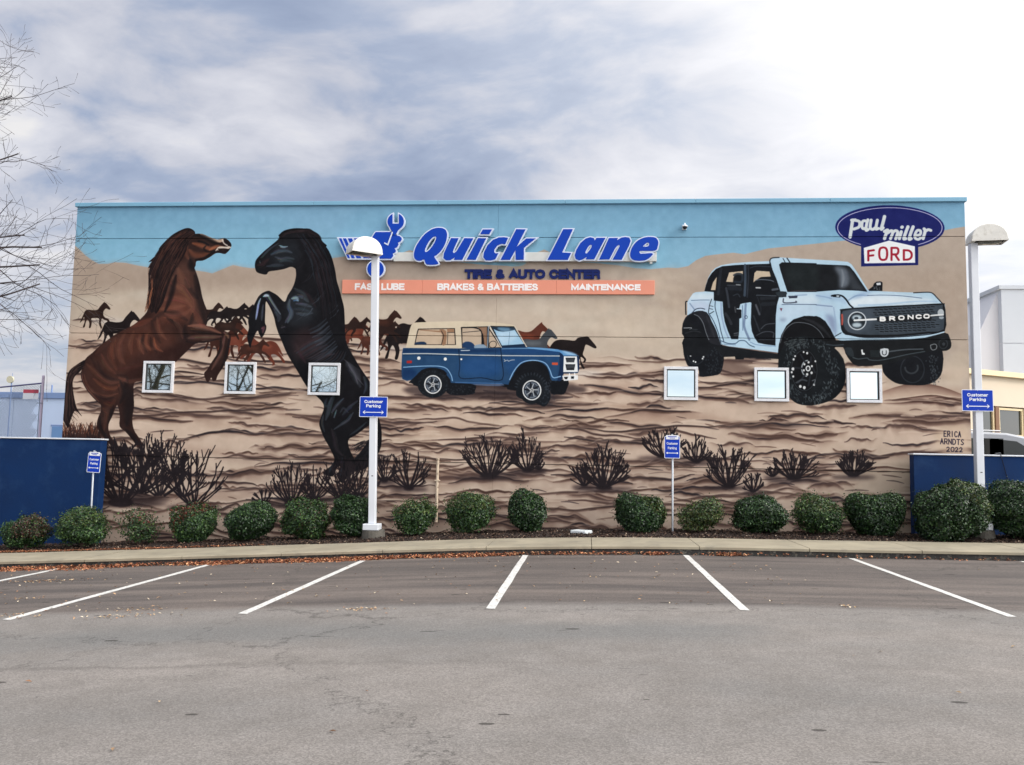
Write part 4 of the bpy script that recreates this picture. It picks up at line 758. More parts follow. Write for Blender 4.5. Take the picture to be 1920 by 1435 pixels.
    # grille
    P(ZH, "318,770 350,738 700,710 1300,682 1660,664 1700,685 1718,850 1703,1030 1500,1066 1100,1103 700,1118 450,1098 350,1052 322,950", V(20, 24, 30)); P(ZH, "352,765 700,732 1300,698 1640,686 1676,715 1690,1008 1480,1040 1100,1076 700,1082 480,1062 388,1012 352,900", V(64, 74, 84))
    P(ZH, "352,765 700,732 760,800 700,1000 480,1062 388,1012 352,900", V(82, 92, 104), b=3, a=.6)
    for rr, (ya, yb, xs, xe) in enumerate(((750, 700, 780, 1600), (790, 738, 740, 1600), (820, 770, 780, 1590), (925, 880, 840, 1640), (955, 910, 780, 1640), (985, 940, 760, 1640), (1010, 972, 790, 1640), (1040, 1010, 830, 1500))):
        n_ = int((xe-xs)/62)
        for k in range(n_):
            x = xs+k*62+(rr % 2)*20; y = ya+(yb-ya)*(x-740)/880
            L(ZH, f"{x},{y} {x+40},{y+6}", 1.6, V(18, 22, 28), soft=.5)
        L(ZH, f"{xs},{ya+14} {xe},{yb+14}", .6, V(110, 120, 130), a=.4)
    P(ZH, "800,850 1520,800 1530,880 1000,905 810,905", V(24, 28, 34), 0)
    for ch, x, y in (('B', 850, 848), ('R', 975, 842), ('O', 1095, 832), ('N', 1218, 824), ('C', 1325, 818), ('O', 1428, 812)):
        q = zz(ZH, f"{x},{y}")[0]; glyph(p, ch, q[0], q[1], 9.4, 6.4, 2.7, V(240, 240, 238))
    q = zz(ZH, "545,895")[0]; p.ell(q[0], q[1], 15.5, 16, V(40, 48, 56)); p.ring(q[0]-.5, q[1], 16.5, 16.5, 2, V(190, 200, 208)); p.ell(q[0]-1, q[1]-6, 9, 5, V(170, 186, 196), blur=1); p.ell(q[0]-1, q[1]+8, 9, 4.5, V(170, 186, 196), blur=1); p.ell(q[0]-2, q[1]-5, 4, 2.5, V(60, 70, 80))
    L(ZH, "505,890 650,882 792,875", 3.2, V(226, 230, 232)); q = zz(ZH, "1650,810")[0]; p.ell(q[0], q[1]-3, 6, 7, V(170, 178, 184)); p.ell(q[0]+1, q[1]+6, 4.5, 3, V(150, 160, 168)); L(ZH, "1520,828 1600,820 1680,815", 3, V(214, 218, 220)); L(ZH, "1520,840 1680,832", 1, BK)
    P(ZH, "330,805 352,805 358,880 352,950 332,955", V(172, 84, 74), 0); L(ZH, "345,1020 480,1095 700,1125 1100,1110 1500,1075 1700,1030", 1.6, BK); L(ZH, "270,1120 400,1090 640,1130 1100,1125 1500,1090 1690,1045", 2, V(176, 206, 230)); L(ZH, "250,1100 330,1055", 1.4, BK)
    # ---------------- emblem top right
    NB = V(22, 32, 104)
    q0 = zz(ZL, "612,348")[0]; p.ell(q0[0], q0[1], 102.5, 42, NB, n=48, rot=0.012)
    P(ZL, "332,520 888,520 888,712 332,726", NB, 0)
    def arc(a0, a1): t = np.radians(np.linspace(a0, a1, 40)); return np.stack([q0[0]+98*np.cos(t), q0[1]+.2+37.6*np.sin(t)], 1)
    p.stroke(arc(124, 417), 1.2, V(200, 195, 225), smooth=0)
    P(ZL, "358,545 605,474 855,530 858,690 365,695", V(226, 230, 234), 0)
    for ch, x, y, w_, h_ in (('F', 402, 575, 60, 92), ('O', 508, 540, 78, 122), ('R', 628, 545, 74, 118), ('D', 748, 568, 80, 92)):
        q = zz(ZL, f"{x},{y}")[0]; glyph(p, ch, q[0], q[1], w_*ZL[2], h_*ZL[2], 3.9, V(158, 30, 56))
    SC = V(196, 204, 208)
    for t, w_ in (("250,275 240,340 225,440", 5.2), ("240,275 275,272", 4.5), ("262,275 315,290 312,340 262,362", 4.6), ("395,285 350,285 340,330 352,358 382,350", 4.4), ("398,272 385,320 380,372 400,366", 4.6), ("430,275 420,345 445,365 475,345", 4.6), ("490,275 480,330 478,362 500,356", 4.6), ("560,240 545,300 528,362 545,350", 5.2),
                  ("560,385 590,372 575,410 560,455", 5), ("590,400 625,378 640,395 618,455", 4.6), ("640,395 665,378 688,392 668,458", 4.6), ("722,388 704,455", 5), ("728,345 732,342", 5), ("788,340 765,400 748,455 765,455", 5), ("838,340 812,410 800,460 818,455", 5), ("860,425 905,415 910,380 880,375 858,410 858,450 890,462 912,445", 4.2), ("945,360 955,380 935,455", 4.8), ("955,385 985,368 1010,375", 4.4)):
        p.stroke(zz(ZL, t), w_+.9, SC, soft=.7)
    # ---------------- signature
    P(ZR, '1360,860 1700,840 1780,900 1780,1130 1400,1140 1340,1000', V(196, 172, 150), b=8, a=.85)
    IK = V(34, 30, 54)
    for wd, x, y, st, w_, h_ in (("ERICA", 1432, 886, 40, 28, 60), ("ARNDTS", 1392, 972, 46, 32, 58), ("2022", 1462, 1066, 48, 34, 48)):
        for k, ch in enumerate(wd):
            q = zz(ZR, f"{x+k*st},{y+ k*2}")[0]; glyph(p, ch, q[0], q[1], w_*ZR[2], h_*ZR[2], 1.5, IK)
    # stray touch-up patches near the sign
    for t in ("940,492 985,490 980,498 960,500 945,497",): p.poly(zz((0, 0, 1), t), V(128, 170, 186), a=.8, smooth=2)
    x_ = p.c/255; p.c = 255*(x_-.032*np.sin(2*np.pi*np.clip(x_, 0, 1)))*.97; g_ = p.c.mean(2, keepdims=True); p.c += (g_-p.c)*.10
    p.c += ((vnoise(p.w, p.h, 150, 60, 9, 4)-.5)*13)[..., None]
# ------------------------------------------------------------------ ground
def sheet(name, x0, x1, y0, y1, dz, m_, nx=80, ny=2, parent=None, jit=0., seed=0):
    xs = np.linspace(x0, x1, nx+1); ys = np.linspace(y0, y1, ny+1); r_ = random.Random(seed)
    V_ = [(x, y, gz(x)+(dz(x, y) if callable(dz) else dz)+(r_.gauss(0, jit) if jit else 0)) for y in ys for x in xs]
    F_ = [(j*(nx+1)+i, j*(nx+1)+i+1, (j+1)*(nx+1)+i+1, (j+1)*(nx+1)+i) for j in range(ny) for i in range(nx)]
    return mesh(name, V_, F_, m_, parent, smooth=True)
def asphalt_mat():
    m_ = bpy.data.materials.new('asphalt'); m_.use_nodes = True; N = NT(m_.node_tree); bs = m_.node_tree.nodes['Principled BSDF']
    g = N('ShaderNodeNewGeometry').outputs['Position']; s_ = N('ShaderNodeSeparateXYZ', None, Vector=g)
    ms = N('ShaderNodeMapping', None, Vector=g); ms.inputs['Scale'].default_value = (.22, 1.6, 1)
    st = N.noise(ms.outputs[0], 1.3, 6., .6).outputs[0]; bigm = N('ShaderNodeMapping', None, Vector=g); bigm.inputs['Scale'].default_value = (.35, .8, 1)
    big = N.noise(bigm.outputs[0], .55, 4., .55).outputs[0]; mid = N.noise(g, 2.2, 6., .62).outputs[0]
    ag = N('ShaderNodeTexVoronoi', {'feature': 'F1'}, Vector=g, Scale=95.).outputs['Color']; ags = N('ShaderNodeSeparateColor', None, Color=ag).outputs[0]
    fine = N.noise(g, 60., 3., .7).outputs[0]
    # newer, darker strip between the painted lines, its seam wandering a little
    yy_ = N.math('ADD', s_.outputs[1], N.math('MULTIPLY', N.math('SUBTRACT', mid, .5), .5)); yl = N.math('MULTIPLY_ADD', s_.outputs[0], .004, yy_)
    strip = N.ramp(N.math('MULTIPLY', yl, 1/20.), [(10.2/20, 0.), (10.55/20, 1.)])
    c_old = N.mix(N.ramp(big, [(.36, 0.), (.64, 1.)]), lin((135, 129, 125)), lin((117, 114, 112)))
    c_old = N.mix(N.ramp(mid, [(.35, .55), (.62, 0.)]), c_old, lin((112, 107, 103)))
    c_new = N.mix(N.ramp(st, [(.34, 0.), (.62, 1.)]), lin((112, 103, 98)), lin((84, 78, 76)))
    c = N.mix(strip, c_old, c_new)
    seam = N.math('MULTIPLY', N.ramp(N.math('MULTIPLY', yl, 1/20.), [(7.27/20, 0.), (7.30/20, 1.), (7.34/20, .8), (7.40/20, 0.)]), N.math('MULTIPLY', N.ramp(N.math('MULTIPLY_ADD', s_.outputs[0], .05, .5), [(.3, 1.), (.55, .15)]), N.ramp(fine, [(.35, .2), (.6, .8)]))); c = N.mix(seam, c, lin((84, 80, 77)))
    # drip line under the parked noses and tyre rubbed bands
    band = N.ramp(N.math('MULTIPLY', yl, 1/20.), [(.66, 0.), (.70, .5), (.74, .15), (.77, 0.)]); c = N.mix(N.math('MULTIPLY', band, N.ramp(st, [(.35, 1.), (.6, .2)])), c, lin((70, 68, 68)))
    band2 = N.ramp(N.math('MULTIPLY', yl, 1/20.), [(.40, 0.), (.425, .5), (.45, .45), (.475, 0.)]); c = N.mix(N.math('MULTIPLY', band2, N.ramp(big, [(.40, .0), (.55, 1.)])), c, lin((106, 107, 107)))
    sp_ = N.ramp(ags, [(.0, .5), (.5, 1.), (1., 1.6)]); c = N.mix(.48, c, N.mix(1., c, sp_, 'MULTIPLY'))
    c = N.mix(N.ramp(fine, [(.60, 0.), (.72, .4)]), c, lin((60, 58, 58))); pits = N.noise(g, 16., 3., .8).outputs[0]; c = N.mix(N.ramp(pits, [(.66, 0.), (.72, .55)]), c, lin((58, 56, 54)))
    mk = N('ShaderNodeMapping', None, Vector=g); mk.inputs['Scale'].default_value = (.6, 2.4, 1); sc = N.noise(mk.outputs[0], 2.6, 2., .5).outputs[0]; c = N.mix(N.ramp(sc, [(.73, 0.), (.76, .7)]), c, lin((42, 38, 36)))
    gm = N('ShaderNodeMapping', None, Vector=g); gm.inputs['Scale'].default_value = (1.9, 4.2, 1); gv = N('ShaderNodeTexVoronoi', {'feature': 'F1'}, Vector=gm.outputs[0], Scale=1.); gd = N('ShaderNodeSeparateColor', None, Color=gv.outputs['Color'])
    spot = N.math('LESS_THAN', gv.outputs['Distance'], N.math('MULTIPLY', N.math('GREATER_THAN', gd.outputs[0], .72), N.math('MULTIPLY', gd.outputs[1], .15))); c = N.mix(N.math('MULTIPLY', spot, .75), c, lin((44, 40, 38)))
    cr = N('ShaderNodeTexVoronoi', {'feature': 'DISTANCE_TO_EDGE'}, Vector=N('ShaderNodeVectorMath', {'operation': 'MULTIPLY_ADD'}, _0=N.noise(g, 1.6, 5., .7).outputs['Color'], _1=(1.6, 1.6, 0), _2=g).outputs[0], Scale=.16).outputs[0]
    c = N.mix(N.ramp(cr, [(.0006, .55), (.0016, 0.)]), c, lin((52, 50, 48)))
    N.t.links.new(c, bs.inputs['Base Color']); bs.inputs['Roughness'].default_value = .88; bs.inputs['Specular IOR Level'].default_value = .3
    b = N('ShaderNodeBump', None, Height=N.math('ADD', fine, N.math('MULTIPLY', ags, .6)), Strength=.55, Distance=.004); N.t.links.new(b.outputs[0], bs.inputs['Normal'])
    return m_
A = asphalt_mat()
far_m = mat('far_ground', lin((112, 110, 104)), .95, var=.2, vscale=.2)
tag(mesh('ground', [(-900, -900, -1.6), (900, -900, -1.6), (900, 900, -1.6), (-900, 900, -1.6)], [(0, 1, 2, 3)], far_m), kind='structure')
tag(sheet('yard_ground', -70, 70, BY+.3, 90, -.02, far_m, 60, 4), kind='structure')
tag(sheet('parking_lot', -70, 70, -60, KY+.06, 0., A, 160, 6), kind='structure')
PAINT = mat('line_paint', lin((216, 215, 212)), .6, var=.2, vscale=11., dirt=((.16, .155, .15), .8), bump=.2, bscale=120.)
for x in (-9.93, -6.98, -4.03, -1.08, 1.80, 4.68, 7.56, 10.4):
    V_ = []; ys = np.linspace(10.0, KY-.06, 14); r_ = random.Random(int(x*10)); F_ = []
    for y in ys: V_ += [(x-.052+r_.gauss(0, .0025), y, gz(x)+.004), (x+.052+r_.gauss(0, .0025), y, gz(x)+.004)]
    F_ = [(2*i, 2*i+1, 2*i+3, 2*i+2) for i in range(13)]
    tag(mesh('parking_line', V_, F_, PAINT), kind='structure')
# kerb and pavement
CONC = mat('pavement_concrete', lin((158, 149, 130)), .9, var=.24, vscale=1.1, dirt=(lin((120, 116, 106))[:3], .6), bump=.25, bscale=70.)
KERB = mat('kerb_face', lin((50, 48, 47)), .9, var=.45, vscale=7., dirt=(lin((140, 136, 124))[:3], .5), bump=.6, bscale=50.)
kv, kf = [], []; xs = np.arange(-60, 60.1, .25); r_ = random.Random(2)
for x in xs: kv += [(x, KY+r_.gauss(0, .004), gz(x)-.03), (x, KY+.004+r_.gauss(0, .003), gz(x)+.112), (x, KY+.12, gz(x)+.112)]
for i in range(len(xs)-1):
    for j in (0, 1): kf.append((3*i+j, 3*i+3+j, 3*i+4+j, 3*i+1+j))
tag(mesh('kerb', kv, kf, KERB), kind='structure')
pav = tag(bpy.data.objects.new('pavement', None), kind='structure'); link(pav)
joints = [.12+1.93*k for k in range(-24, 25)]
for a, b in zip(joints[:-1], joints[1:]):
    n_ = 6; q = np.linspace(a+.006, b-.006, n_+1); V_ = []; dz_ = random.Random(int(a*9)).uniform(-.003, .003)
    prof = [(KY-.015, .10), (KY-.016, .142), (KY-.004, .155), (KY+.03, .159+dz_), (SY, .159+dz_), (SY, .05)]
    for x in q: V_ += [(x, y, gz(x)+z) for y, z in prof]
    m_ = len(prof); F_ = [(i*m_+j, (i+1)*m_+j, (i+1)*m_+j+1, i*m_+j+1) for i in range(n_) for j in range(m_-1)]+[list(range(m_))[::-1], [n_*m_+j for j in range(m_)]]
    mesh('slab', V_, F_, CONC, pav)
# planting bed
MUL = mat('mulch_soil', lin((50, 38, 33)), .95, var=.4, vscale=9., dirt=(lin((92, 70, 58))[:3], .7), bump=1., bscale=90.)
def hump(x, y): t = (y-SY)/(BY-SY); return .135+.05*math.sin(math.pi*min(1, max(0, t)))+.012*math.sin(x*3.1+y*5)+.010*math.sin(x*7.3-y*3)
tag(sheet('planting_bed', -60, 60, SY-.02, BY+.35, hump, MUL, 700, 12, jit=.006), kind='structure')
# ------------------------------------------------------------------ the painted building
P_ = paint_mural(); paint_cars(P_)
ih, iw = P_.c.shape[:2]
img = bpy.data.images.new('wall_painting', iw, ih); px = np.ones((ih, iw, 4), np.float32); px[..., :3] = np.clip(P_.c[::-1]/255, 0, 1); img.pixels.foreach_set(px.ravel()); img.update(); img.pack()
def wall_mat():
    m_ = bpy.data.materials.new('painted_concrete'); m_.use_nodes = True; N = NT(m_.node_tree); bs = m_.node_tree.nodes['Principled BSDF']
    t = N('ShaderNodeTexImage', {'interpolation': 'Cubic'}); t.image = img
    g = N('ShaderNodeNewGeometry').outputs['Position']; n = N.noise(g, .7, 4., .5).outputs[0]
    mv = N('ShaderNodeMapping', None, Vector=g); mv.inputs['Scale'].default_value = (3., 3., .35); dr = N.noise(mv.outputs[0], 1.4, 6., .6).outputs[0]
    k = N.math('MULTIPLY', N.math('MULTIPLY_ADD', n, .10, .95), N.math('MULTIPLY_ADD', dr, .08, .96))
    sc = N('ShaderNodeVectorMath', {'operation': 'SCALE'}, _0=t.outputs[0], Scale=k)
    sz = N('ShaderNodeSeparateXYZ', None, Vector=g).outputs[2]
    N.t.links.new(sc.outputs[0], bs.inputs['Base Color']); bs.inputs['Roughness'].default_value = .8; bs.inputs['Specular IOR Level'].default_value = .12
    b = N('ShaderNodeBump', None, Height=N.math('ADD', N.noise(g, 45., 4., .6).outputs[0], N.math('MULTIPLY', N.noise(g, 3., 3., .5).outputs[0], 1.5)), Strength=.5, Distance=.006); N.t.links.new(b.outputs[0], bs.inputs['Normal'])
    return m_
MW = wall_mat()
bld = empty('building', ((XL+XR)/2, WY+8, 0), 'long flat-roofed garage building with a desert mural of rearing horses and trucks', 'building')
XM = float(at(928, 700, WY)[0]); G_ = .006
rows = [(ZB0, Z3, .012), (Z3, Z2, 0), (Z2, Z1, 0), (Z1, ZT-.09, 0)]
for z0, z1, back in rows:
    for x0, x1 in ((XL, XM), (XM, XR)):
        a, b = x0+(.001 if x0 == XM else 0), x1-(.001 if x1 == XM else 0); c_, d_ = z0+(G_ if z0 > ZB0 else 0), z1-(G_ if z1 < ZT-.1 else 0); y = WY+back; e = .005
        V_ = [(a, y+e, c_), (b, y+e, c_), (b, y+e, d_), (a, y+e, d_), (a+e, y, c_+e), (b-e, y, c_+e), (b-e, y, d_-e), (a+e, y, d_-e), (a, y+.16, c_), (b, y+.16, c_), (b, y+.16, d_), (a, y+.16, d_)]
        F_ = [(4, 5, 6, 7), (0, 1, 5, 4), (1, 2, 6, 5), (2, 3, 7, 6), (3, 0, 4, 7), (0, 8, 9, 1), (1, 9, 10, 2), (2, 10, 11, 3), (3, 11, 8, 0)]
        o = mesh('wall_panel', V_, F_, MW, bld); uv = o.data.uv_layers.new(name='uv')
        for lp in o.data.loops:
            w_ = V_[lp.vertex_index]; uv.data[lp.index].uv = ((w_[0]-XL)/(XR-XL), (w_[2]-ZB0)/(ZT-ZB0))
SIDE = mat('side_concrete', lin((168, 166, 160)), .85, var=.12, vscale=.8); DARK = mat('dark_joint', (.03, .03, .032), .9)
B().box(XL+.03, XR-.03, WY+.05, WY+.15, ZB0, ZT-.11).make('joint_backing', DARK, bld)
B().box(XL, XR, WY+.165, WY+16, ZB0, ZT-.12).make('block', SIDE, bld)
COP = mat('coping_blue', lin((118, 168, 196)), .5, var=.06, vscale=2., metal=.0)
r_ = random.Random(4); cx = XL-.04
while cx < XR:
    nx_ = min(cx+3.05, XR+.04); 
    if XR+.04-nx_ < .6: nx_ = XR+.04
    B().box(cx+.002, nx_-.002, WY-.055, WY+.32, ZT-.10, ZT, .008).make('coping', COP, bld); cx = nx_
    if cx >= XR+.03: break
# six small square windows
FR = mat('window_frame_white', lin((222, 224, 230)), .5, var=.07, vscale=9., dirt=(lin((130, 122, 130))[:3], .28)); GK = mat('window_inner_shade', (.015, .016, .018), .6)
gl = bpy.data.materials.new('mirror_glass'); gl.use_nodes = True; gb = gl.node_tree.nodes['Principled BSDF']; gb.inputs['Base Color'].default_value = (.72, .84, .88, 1); gb.inputs['Metallic'].default_value = 1.; gb.inputs['Roughness'].default_value = .02
_N = NT(gl.node_tree); _b = _N('ShaderNodeBump', None, Height=_N.noise(_N('ShaderNodeNewGeometry').outputs['Position'], 1.1, 2., .5).outputs[0], Strength=.06, Distance=.02); _N.t.links.new(_b.outputs[0], gb.inputs['Normal'])
WZ = wz(3.315)
for k, (x0, x1) in enumerate(((269, 327), (422, 481), (579, 638), (1245, 1308), (1413, 1479), (1586, 1653))):
    cxw = float((at(x0, 710, WY)[0]+at(x1, 710, WY)[0])/2); hw = .385; y = WY
    w_ = bpy.data.objects.new('window', None); link(w_); w_.parent = bld; w_.location = Vector((cxw, y, WZ))-bld.location
    def bars(h0, h1, ya, yb): return B().box(cxw-h0, cxw+h0, ya, yb, WZ+h1, WZ+h0, .004).box(cxw-h0, cxw+h0, ya, yb, WZ-h0, WZ-h1, .004).box(cxw-h0, cxw-h1, ya+.001, yb, WZ-h1, WZ+h1, .004).box(cxw+h1, cxw+h0, ya+.001, yb, WZ-h1, WZ+h1, .004)
    bars(hw, hw-.062, y-.055, y+.006).make('frame', FR, w_)
    bars(hw-.063, hw-.083, y-.042, y+.005).make('shade_ring', GK, w_)  # dark ring: shadow along the inner frame edge, put in as near-black colour
    mesh('pane', [(cxw-hw+.075, y-.006, WZ-hw+.075), (cxw+hw-.075, y-.006, WZ-hw+.075), (cxw+hw-.075, y-.006, WZ+hw-.075), (cxw-hw+.075, y-.006, WZ+hw-.075)], [(0, 1, 2, 3)], gl, w_)
# drain pipe let into the ground at the wall foot, painted over
q = at(821, 862, WY-.06); q2 = at(820, 975, WY-.06)
PIPE = mat('painted_pipe', lin((206, 188, 166)), .6, var=.25, vscale=5., dirt=(lin((96, 66, 48))[:3], .95))
dp = empty('drain_pipe', (q[0], WY-.06, q2[2]), 'short tan pipe with brown rust blotches standing against the mural', 'pipe')
B().tube([(q[0], WY-.06, q2[2]-.05), (q[0], WY-.06, q[2])], .034, 12).make('pipe_shaft', PIPE, dp, smooth=False)
B().tube([(q[0], WY-.06, q[2]), (q[0], WY-.06, q[2]+.03)], .042, 12).make('pipe_cap', PIPE, dp)
B().box(q[0]-.06, q[0]+.06, WY-.098, WY-.0, q[2]-.5, q[2]-.47, .004).make('clip', PIPE, dp)
q = at(1283, 427, WY); cam_w = empty('security_camera', (q[0], WY, q[2]), 'small white dome camera on the sky blue top of the wall', 'security camera')
WH = mat('white_plastic', lin((222, 226, 232)), .4); BLK = mat('black_glass', (.01, .01, .014), .15)
B().box(q[0]-.05, q[0]+.05, WY-.03, WY, q[2]-.06, q[2]+.06, .008).make('mount', WH, cam_w)
def dome(cx, cy, cz, r, up=1, n=14, m_=7, sz=1.):
    V_ = [(cx+r*math.cos(t)*math.cos(a), cy+r*math.sin(t)*math.cos(a), cz+up*sz*r*math.sin(a)) for a in np.linspace(0, math.pi/2, m_) for t in np.linspace(0, 2*math.pi, n, endpoint=False)]
    return V_, [(i*n+t, i*n+(t+1) % n, (i+1)*n+(t+1) % n, (i+1)*n+t) for i in range(m_-1) for t in range(n)]+[list(range(n))[::-1]]
B().tube([(q[0], WY-.02, q[2]+.045), (q[0], WY-.12, q[2]+.06), (q[0], WY-.13, q[2]+.03)], .02, 8).make('arm', WH, cam_w)
B().add(*dome(q[0], WY-.13, q[2]-.02, .075, 1, sz=.7)).make('housing', WH, cam_w, smooth=True); B().add(*dome(q[0], WY-.13, q[2]-.022, .058, -1)).make('lens_bubble', BLK, cam_w, smooth=True)
# ------------------------------------------------------------------ the big sign on the wall
BL = mat('sign_blue', lin((0, 60, 172)), .55, spec=.2, var=.04, vscale=3.); RIM = mat('sign_rim_white', lin((206, 216, 236)), .4); RET = mat('letter_return', lin((70, 78, 92)), .5)
RACE = mat('raceway_white', lin((206, 208, 206)), .55, var=.10, vscale=3.)
ys = WY-.15
o_ = at(930, 450, ys); sg = empty('wall_sign', (o_[0], WY, o_[2]), 'big slanted blue lettering with white edges and a winged fist and wrench emblem', 'sign')
def pxw(z, t, y=ys): return [tuple(at(a, b, y)[[0, 2]]) for a, b in zz(z, t)]
def sharp(z, polys, smooth):  return [[tuple(at(a, b, ys)[[0, 2]]) for a, b in (crom(zz(z, t), True, 4) if s_ else zz(z, t))] for t, s_ in zip(polys, smooth)]
def channel(name, polys, extra=None):
    """one channel letter: white rim body and a blue face 6 mm proud of it"""
    V_, F_ = outline_mesh(polys, .035, .028); V_ = np.stack([V_[:, 0], ys+.04-V_[:, 2], V_[:, 1]], 1)
    r0 = mesh(name, V_, F_, RIM, sg)
    V_, F_ = outline_mesh(polys, .004, 0.); V_ = np.stack([V_[:, 0], ys-.001-V_[:, 2], V_[:, 1]], 1); f_ = mesh('face', V_, F_, BL, r0)
    V_, F_ = outline_mesh(polys, .035, .012); V_ = np.stack([V_[:, 0], ys+.11-V_[:, 2], V_[:, 1]], 1); mesh('return', V_, F_, RET, r0)
    return r0
LET = [(ZJ, ["1200,285 1255,288 1293,310 1309,352 1304,412 1280,482 1236,550 1190,592 1165,607 1186,645 1208,692 1083,697 1052,642 1012,655 970,650 942,622 938,572 958,500 1000,430 1060,356 1120,312 1160,293", "1183,384 1152,390 1112,430 1077,490 1060,535 1066,556 1090,550 1130,510 1166,455 1186,410"], 2),
       (ZJ, ["1355,400 1440,402 1388,515 1374,556 1388,570 1414,550 1505,400 1605,403 1480,645 1385,645 1397,618 1345,650 1297,650 1268,625 1275,570 1310,490"], 0), (ZJ, ["1660,400 1750,402 1632,645 1530,643"], 0), (ZJ, ["1712,303 1815,303 1783,358 1682,356"], 0),
       (ZK, ["137,397 105,470 60,465 15,485 -18,530 -20,558 -5,572 28,568 -8,640 -60,652 -115,650 -143,615 -135,560 -95,480 -35,420 30,393 90,390"], 0), (ZK, ["228,300 333,302 232,500 340,405 448,403 315,510 312,643 222,645 218,535 158,645 52,645"], 0), (ZK, ["757,300 865,300 745,562 845,568 808,645 580,645"], 0),
       (ZK, ["1232,397 1105,640 1010,640 1022,612 975,640 935,652 897,635 885,595 905,530 950,455 1010,405 1060,390 1100,400 1112,428 1130,398", "1080,480 1060,475 1035,500 1010,545 1005,570 1022,575 1050,540 1075,505"], 0),
       (ZK, ["1270,400 1372,398 1362,425 1410,395 1455,388 1500,395 1515,430 1500,480 1415,643 1312,643 1392,490 1385,475 1360,490 1338,520 1275,640 1160,642"], 0),
       (ZK, ["1750,388 1800,400 1825,440 1820,490 1790,540 1630,545 1615,560 1625,575 1660,575 1762,572 1740,610 1690,645 1620,655 1550,648 1515,615 1512,560 1540,490 1600,425 1680,392", "1720,455 1700,452 1675,470 1655,495 1710,493 1722,475"], 2)]
for z, polys, sm in LET: channel('letter', sharp(z, polys, [sm]*len(polys)))
# emblem: striped wing, fist, wrench
t = np.linspace(0, 2*math.pi, 40, endpoint=False)
arc_ = lambda a0, a1: [(732+92*math.cos(q), 214+92*math.sin(q)) for q in np.radians(np.linspace(a0, a1, 16))]
hp = arc_(-67, 48)+[(756, 316), (728, 372), (684, 372), (692, 330), (668, 290)]+arc_(133, 247)+[(697, 238), (768, 238)]
s1 = lambda L_: " ".join(f"{a},{b}" for a, b in L_)
channel('wrench_head', sharp(ZJ, [s1(hp)], [0]))
channel('wrench_ring', sharp(ZJ, [s1([(505+92*math.cos(a), 748+92*math.sin(a)) for a in t])], [0]))
wingw = sharp(ZJ, ["66,388 520,388 620,640 188,640"], [0]); V_, F_ = outline_mesh(wingw, .035, 0); V_ = np.stack([V_[:, 0], ys+.045-V_[:, 2], V_[:, 1]], 1); wg = mesh('wing', V_, F_, RIM, sg)
for tt in ("92,402 120,402 217,625 192,622", "137,402 172,402 272,625 236,625", "192,402 238,402 345,625 292,625", "262,402 330,402 560,625 370,625"):
    V_, F_ = outline_mesh(sharp(ZJ, [tt], [0]), .004, 0); mesh('stripe', np.stack([V_[:, 0], ys+.004-V_[:, 2], V_[:, 1]], 1), F_, BL, wg)
fist = channel('fist', sharp(ZJ, ["500,340 515,332 675,332 712,368 770,375 795,395 800,415 785,440 755,450 765,470 745,505 718,515 735,540 728,560 698,575 705,600 680,632 560,632 440,600 425,460"], [0]))
for tt in ("690,330 702,336 648,486 602,462 606,448 640,466",):
    V_, F_ = outline_mesh(sharp(ZJ, [tt], [0]), .003, 0); mesh('finger_line', np.stack([V_[:, 0], ys-.010-V_[:, 2], V_[:, 1]], 1), F_, RIM, fist)
a = at(739, 474, WY-.05); b = at(1231, 491, WY-.05)
B().box(a[0], b[0], WY-.10, WY-.002, b[2], a[2]-.005, .006).make('raceway', RACE, sg); B().box(b[0]-.16, b[0]-.10, WY-.08, WY-.03, b[2]-.05, b[2]-.001).make('bracket', RACE, sg)
NAVY = mat('letter_navy', lin((8, 28, 92)), .5, spec=.2)
a = at(871, 505, WY-.04); b = at(1126, 523, WY-.04); ts = empty('lettering', ((a[0]+b[0])/2, WY, (a[2]+b[2])/2), 'row of dark blue raised capitals reading TIRE & AUTO CENTER', 'sign lettering')
for vi, fi in ribbon_text('TIRE & AUTO CENTER', a[0], b[0], b[2], a[2], .066, WY-.004, .035): mesh('letter', vi, fi, NAVY, ts)
OR = mat('banner_orange', lin((222, 142, 118)), .5, var=.05, vscale=2.); TW = mat('letter_white', lin((236, 232, 232)), .5)
bn = None; cuts = [641.5, 792, 1043, 1227.5]
a = at(641.5, 524, WY-.03); b = at(1227.5, 554, WY-.03)
bn = empty('service_board', ((a[0]+b[0])/2, WY, (a[2]+b[2])/2), 'long salmon orange board with white capitals on services, under the blue lettering', 'sign board')
zt = (at(641.5, 524, WY-.03)[2]+at(1227.5, 527.5, WY-.03)[2])/2; zb = (at(641.5, 549.5, WY-.03)[2]+at(1227.5, 554, WY-.03)[2])/2
for c0, c1 in zip(cuts[:-1], cuts[1:]): B().box(at(c0, 540, WY-.03)[0]+.002, at(c1, 540, WY-.03)[0]-.002, WY-.045, WY-.001, zb, zt, .004).make('board_panel', OR, bn)
for txt, x0, x1, y0, y1 in (('FAST LUBE', 665.5, 758, 531, 544), ('BRAKES & BATTERIES', 820, 1008.5, 533.5, 547), ('MAINTENANCE', 1071, 1201, 535, 547)):
    a, b = at(x0, y0, WY-.05), at(x1, y1, WY-.05); hh = (a[2]-b[2])/2
    for vi, fi in ribbon_text(txt, a[0], b[0], (zt+zb)/2-hh, (zt+zb)/2+hh, .040, WY-.0455, .005): mesh('letter', vi, fi, TW, bn)
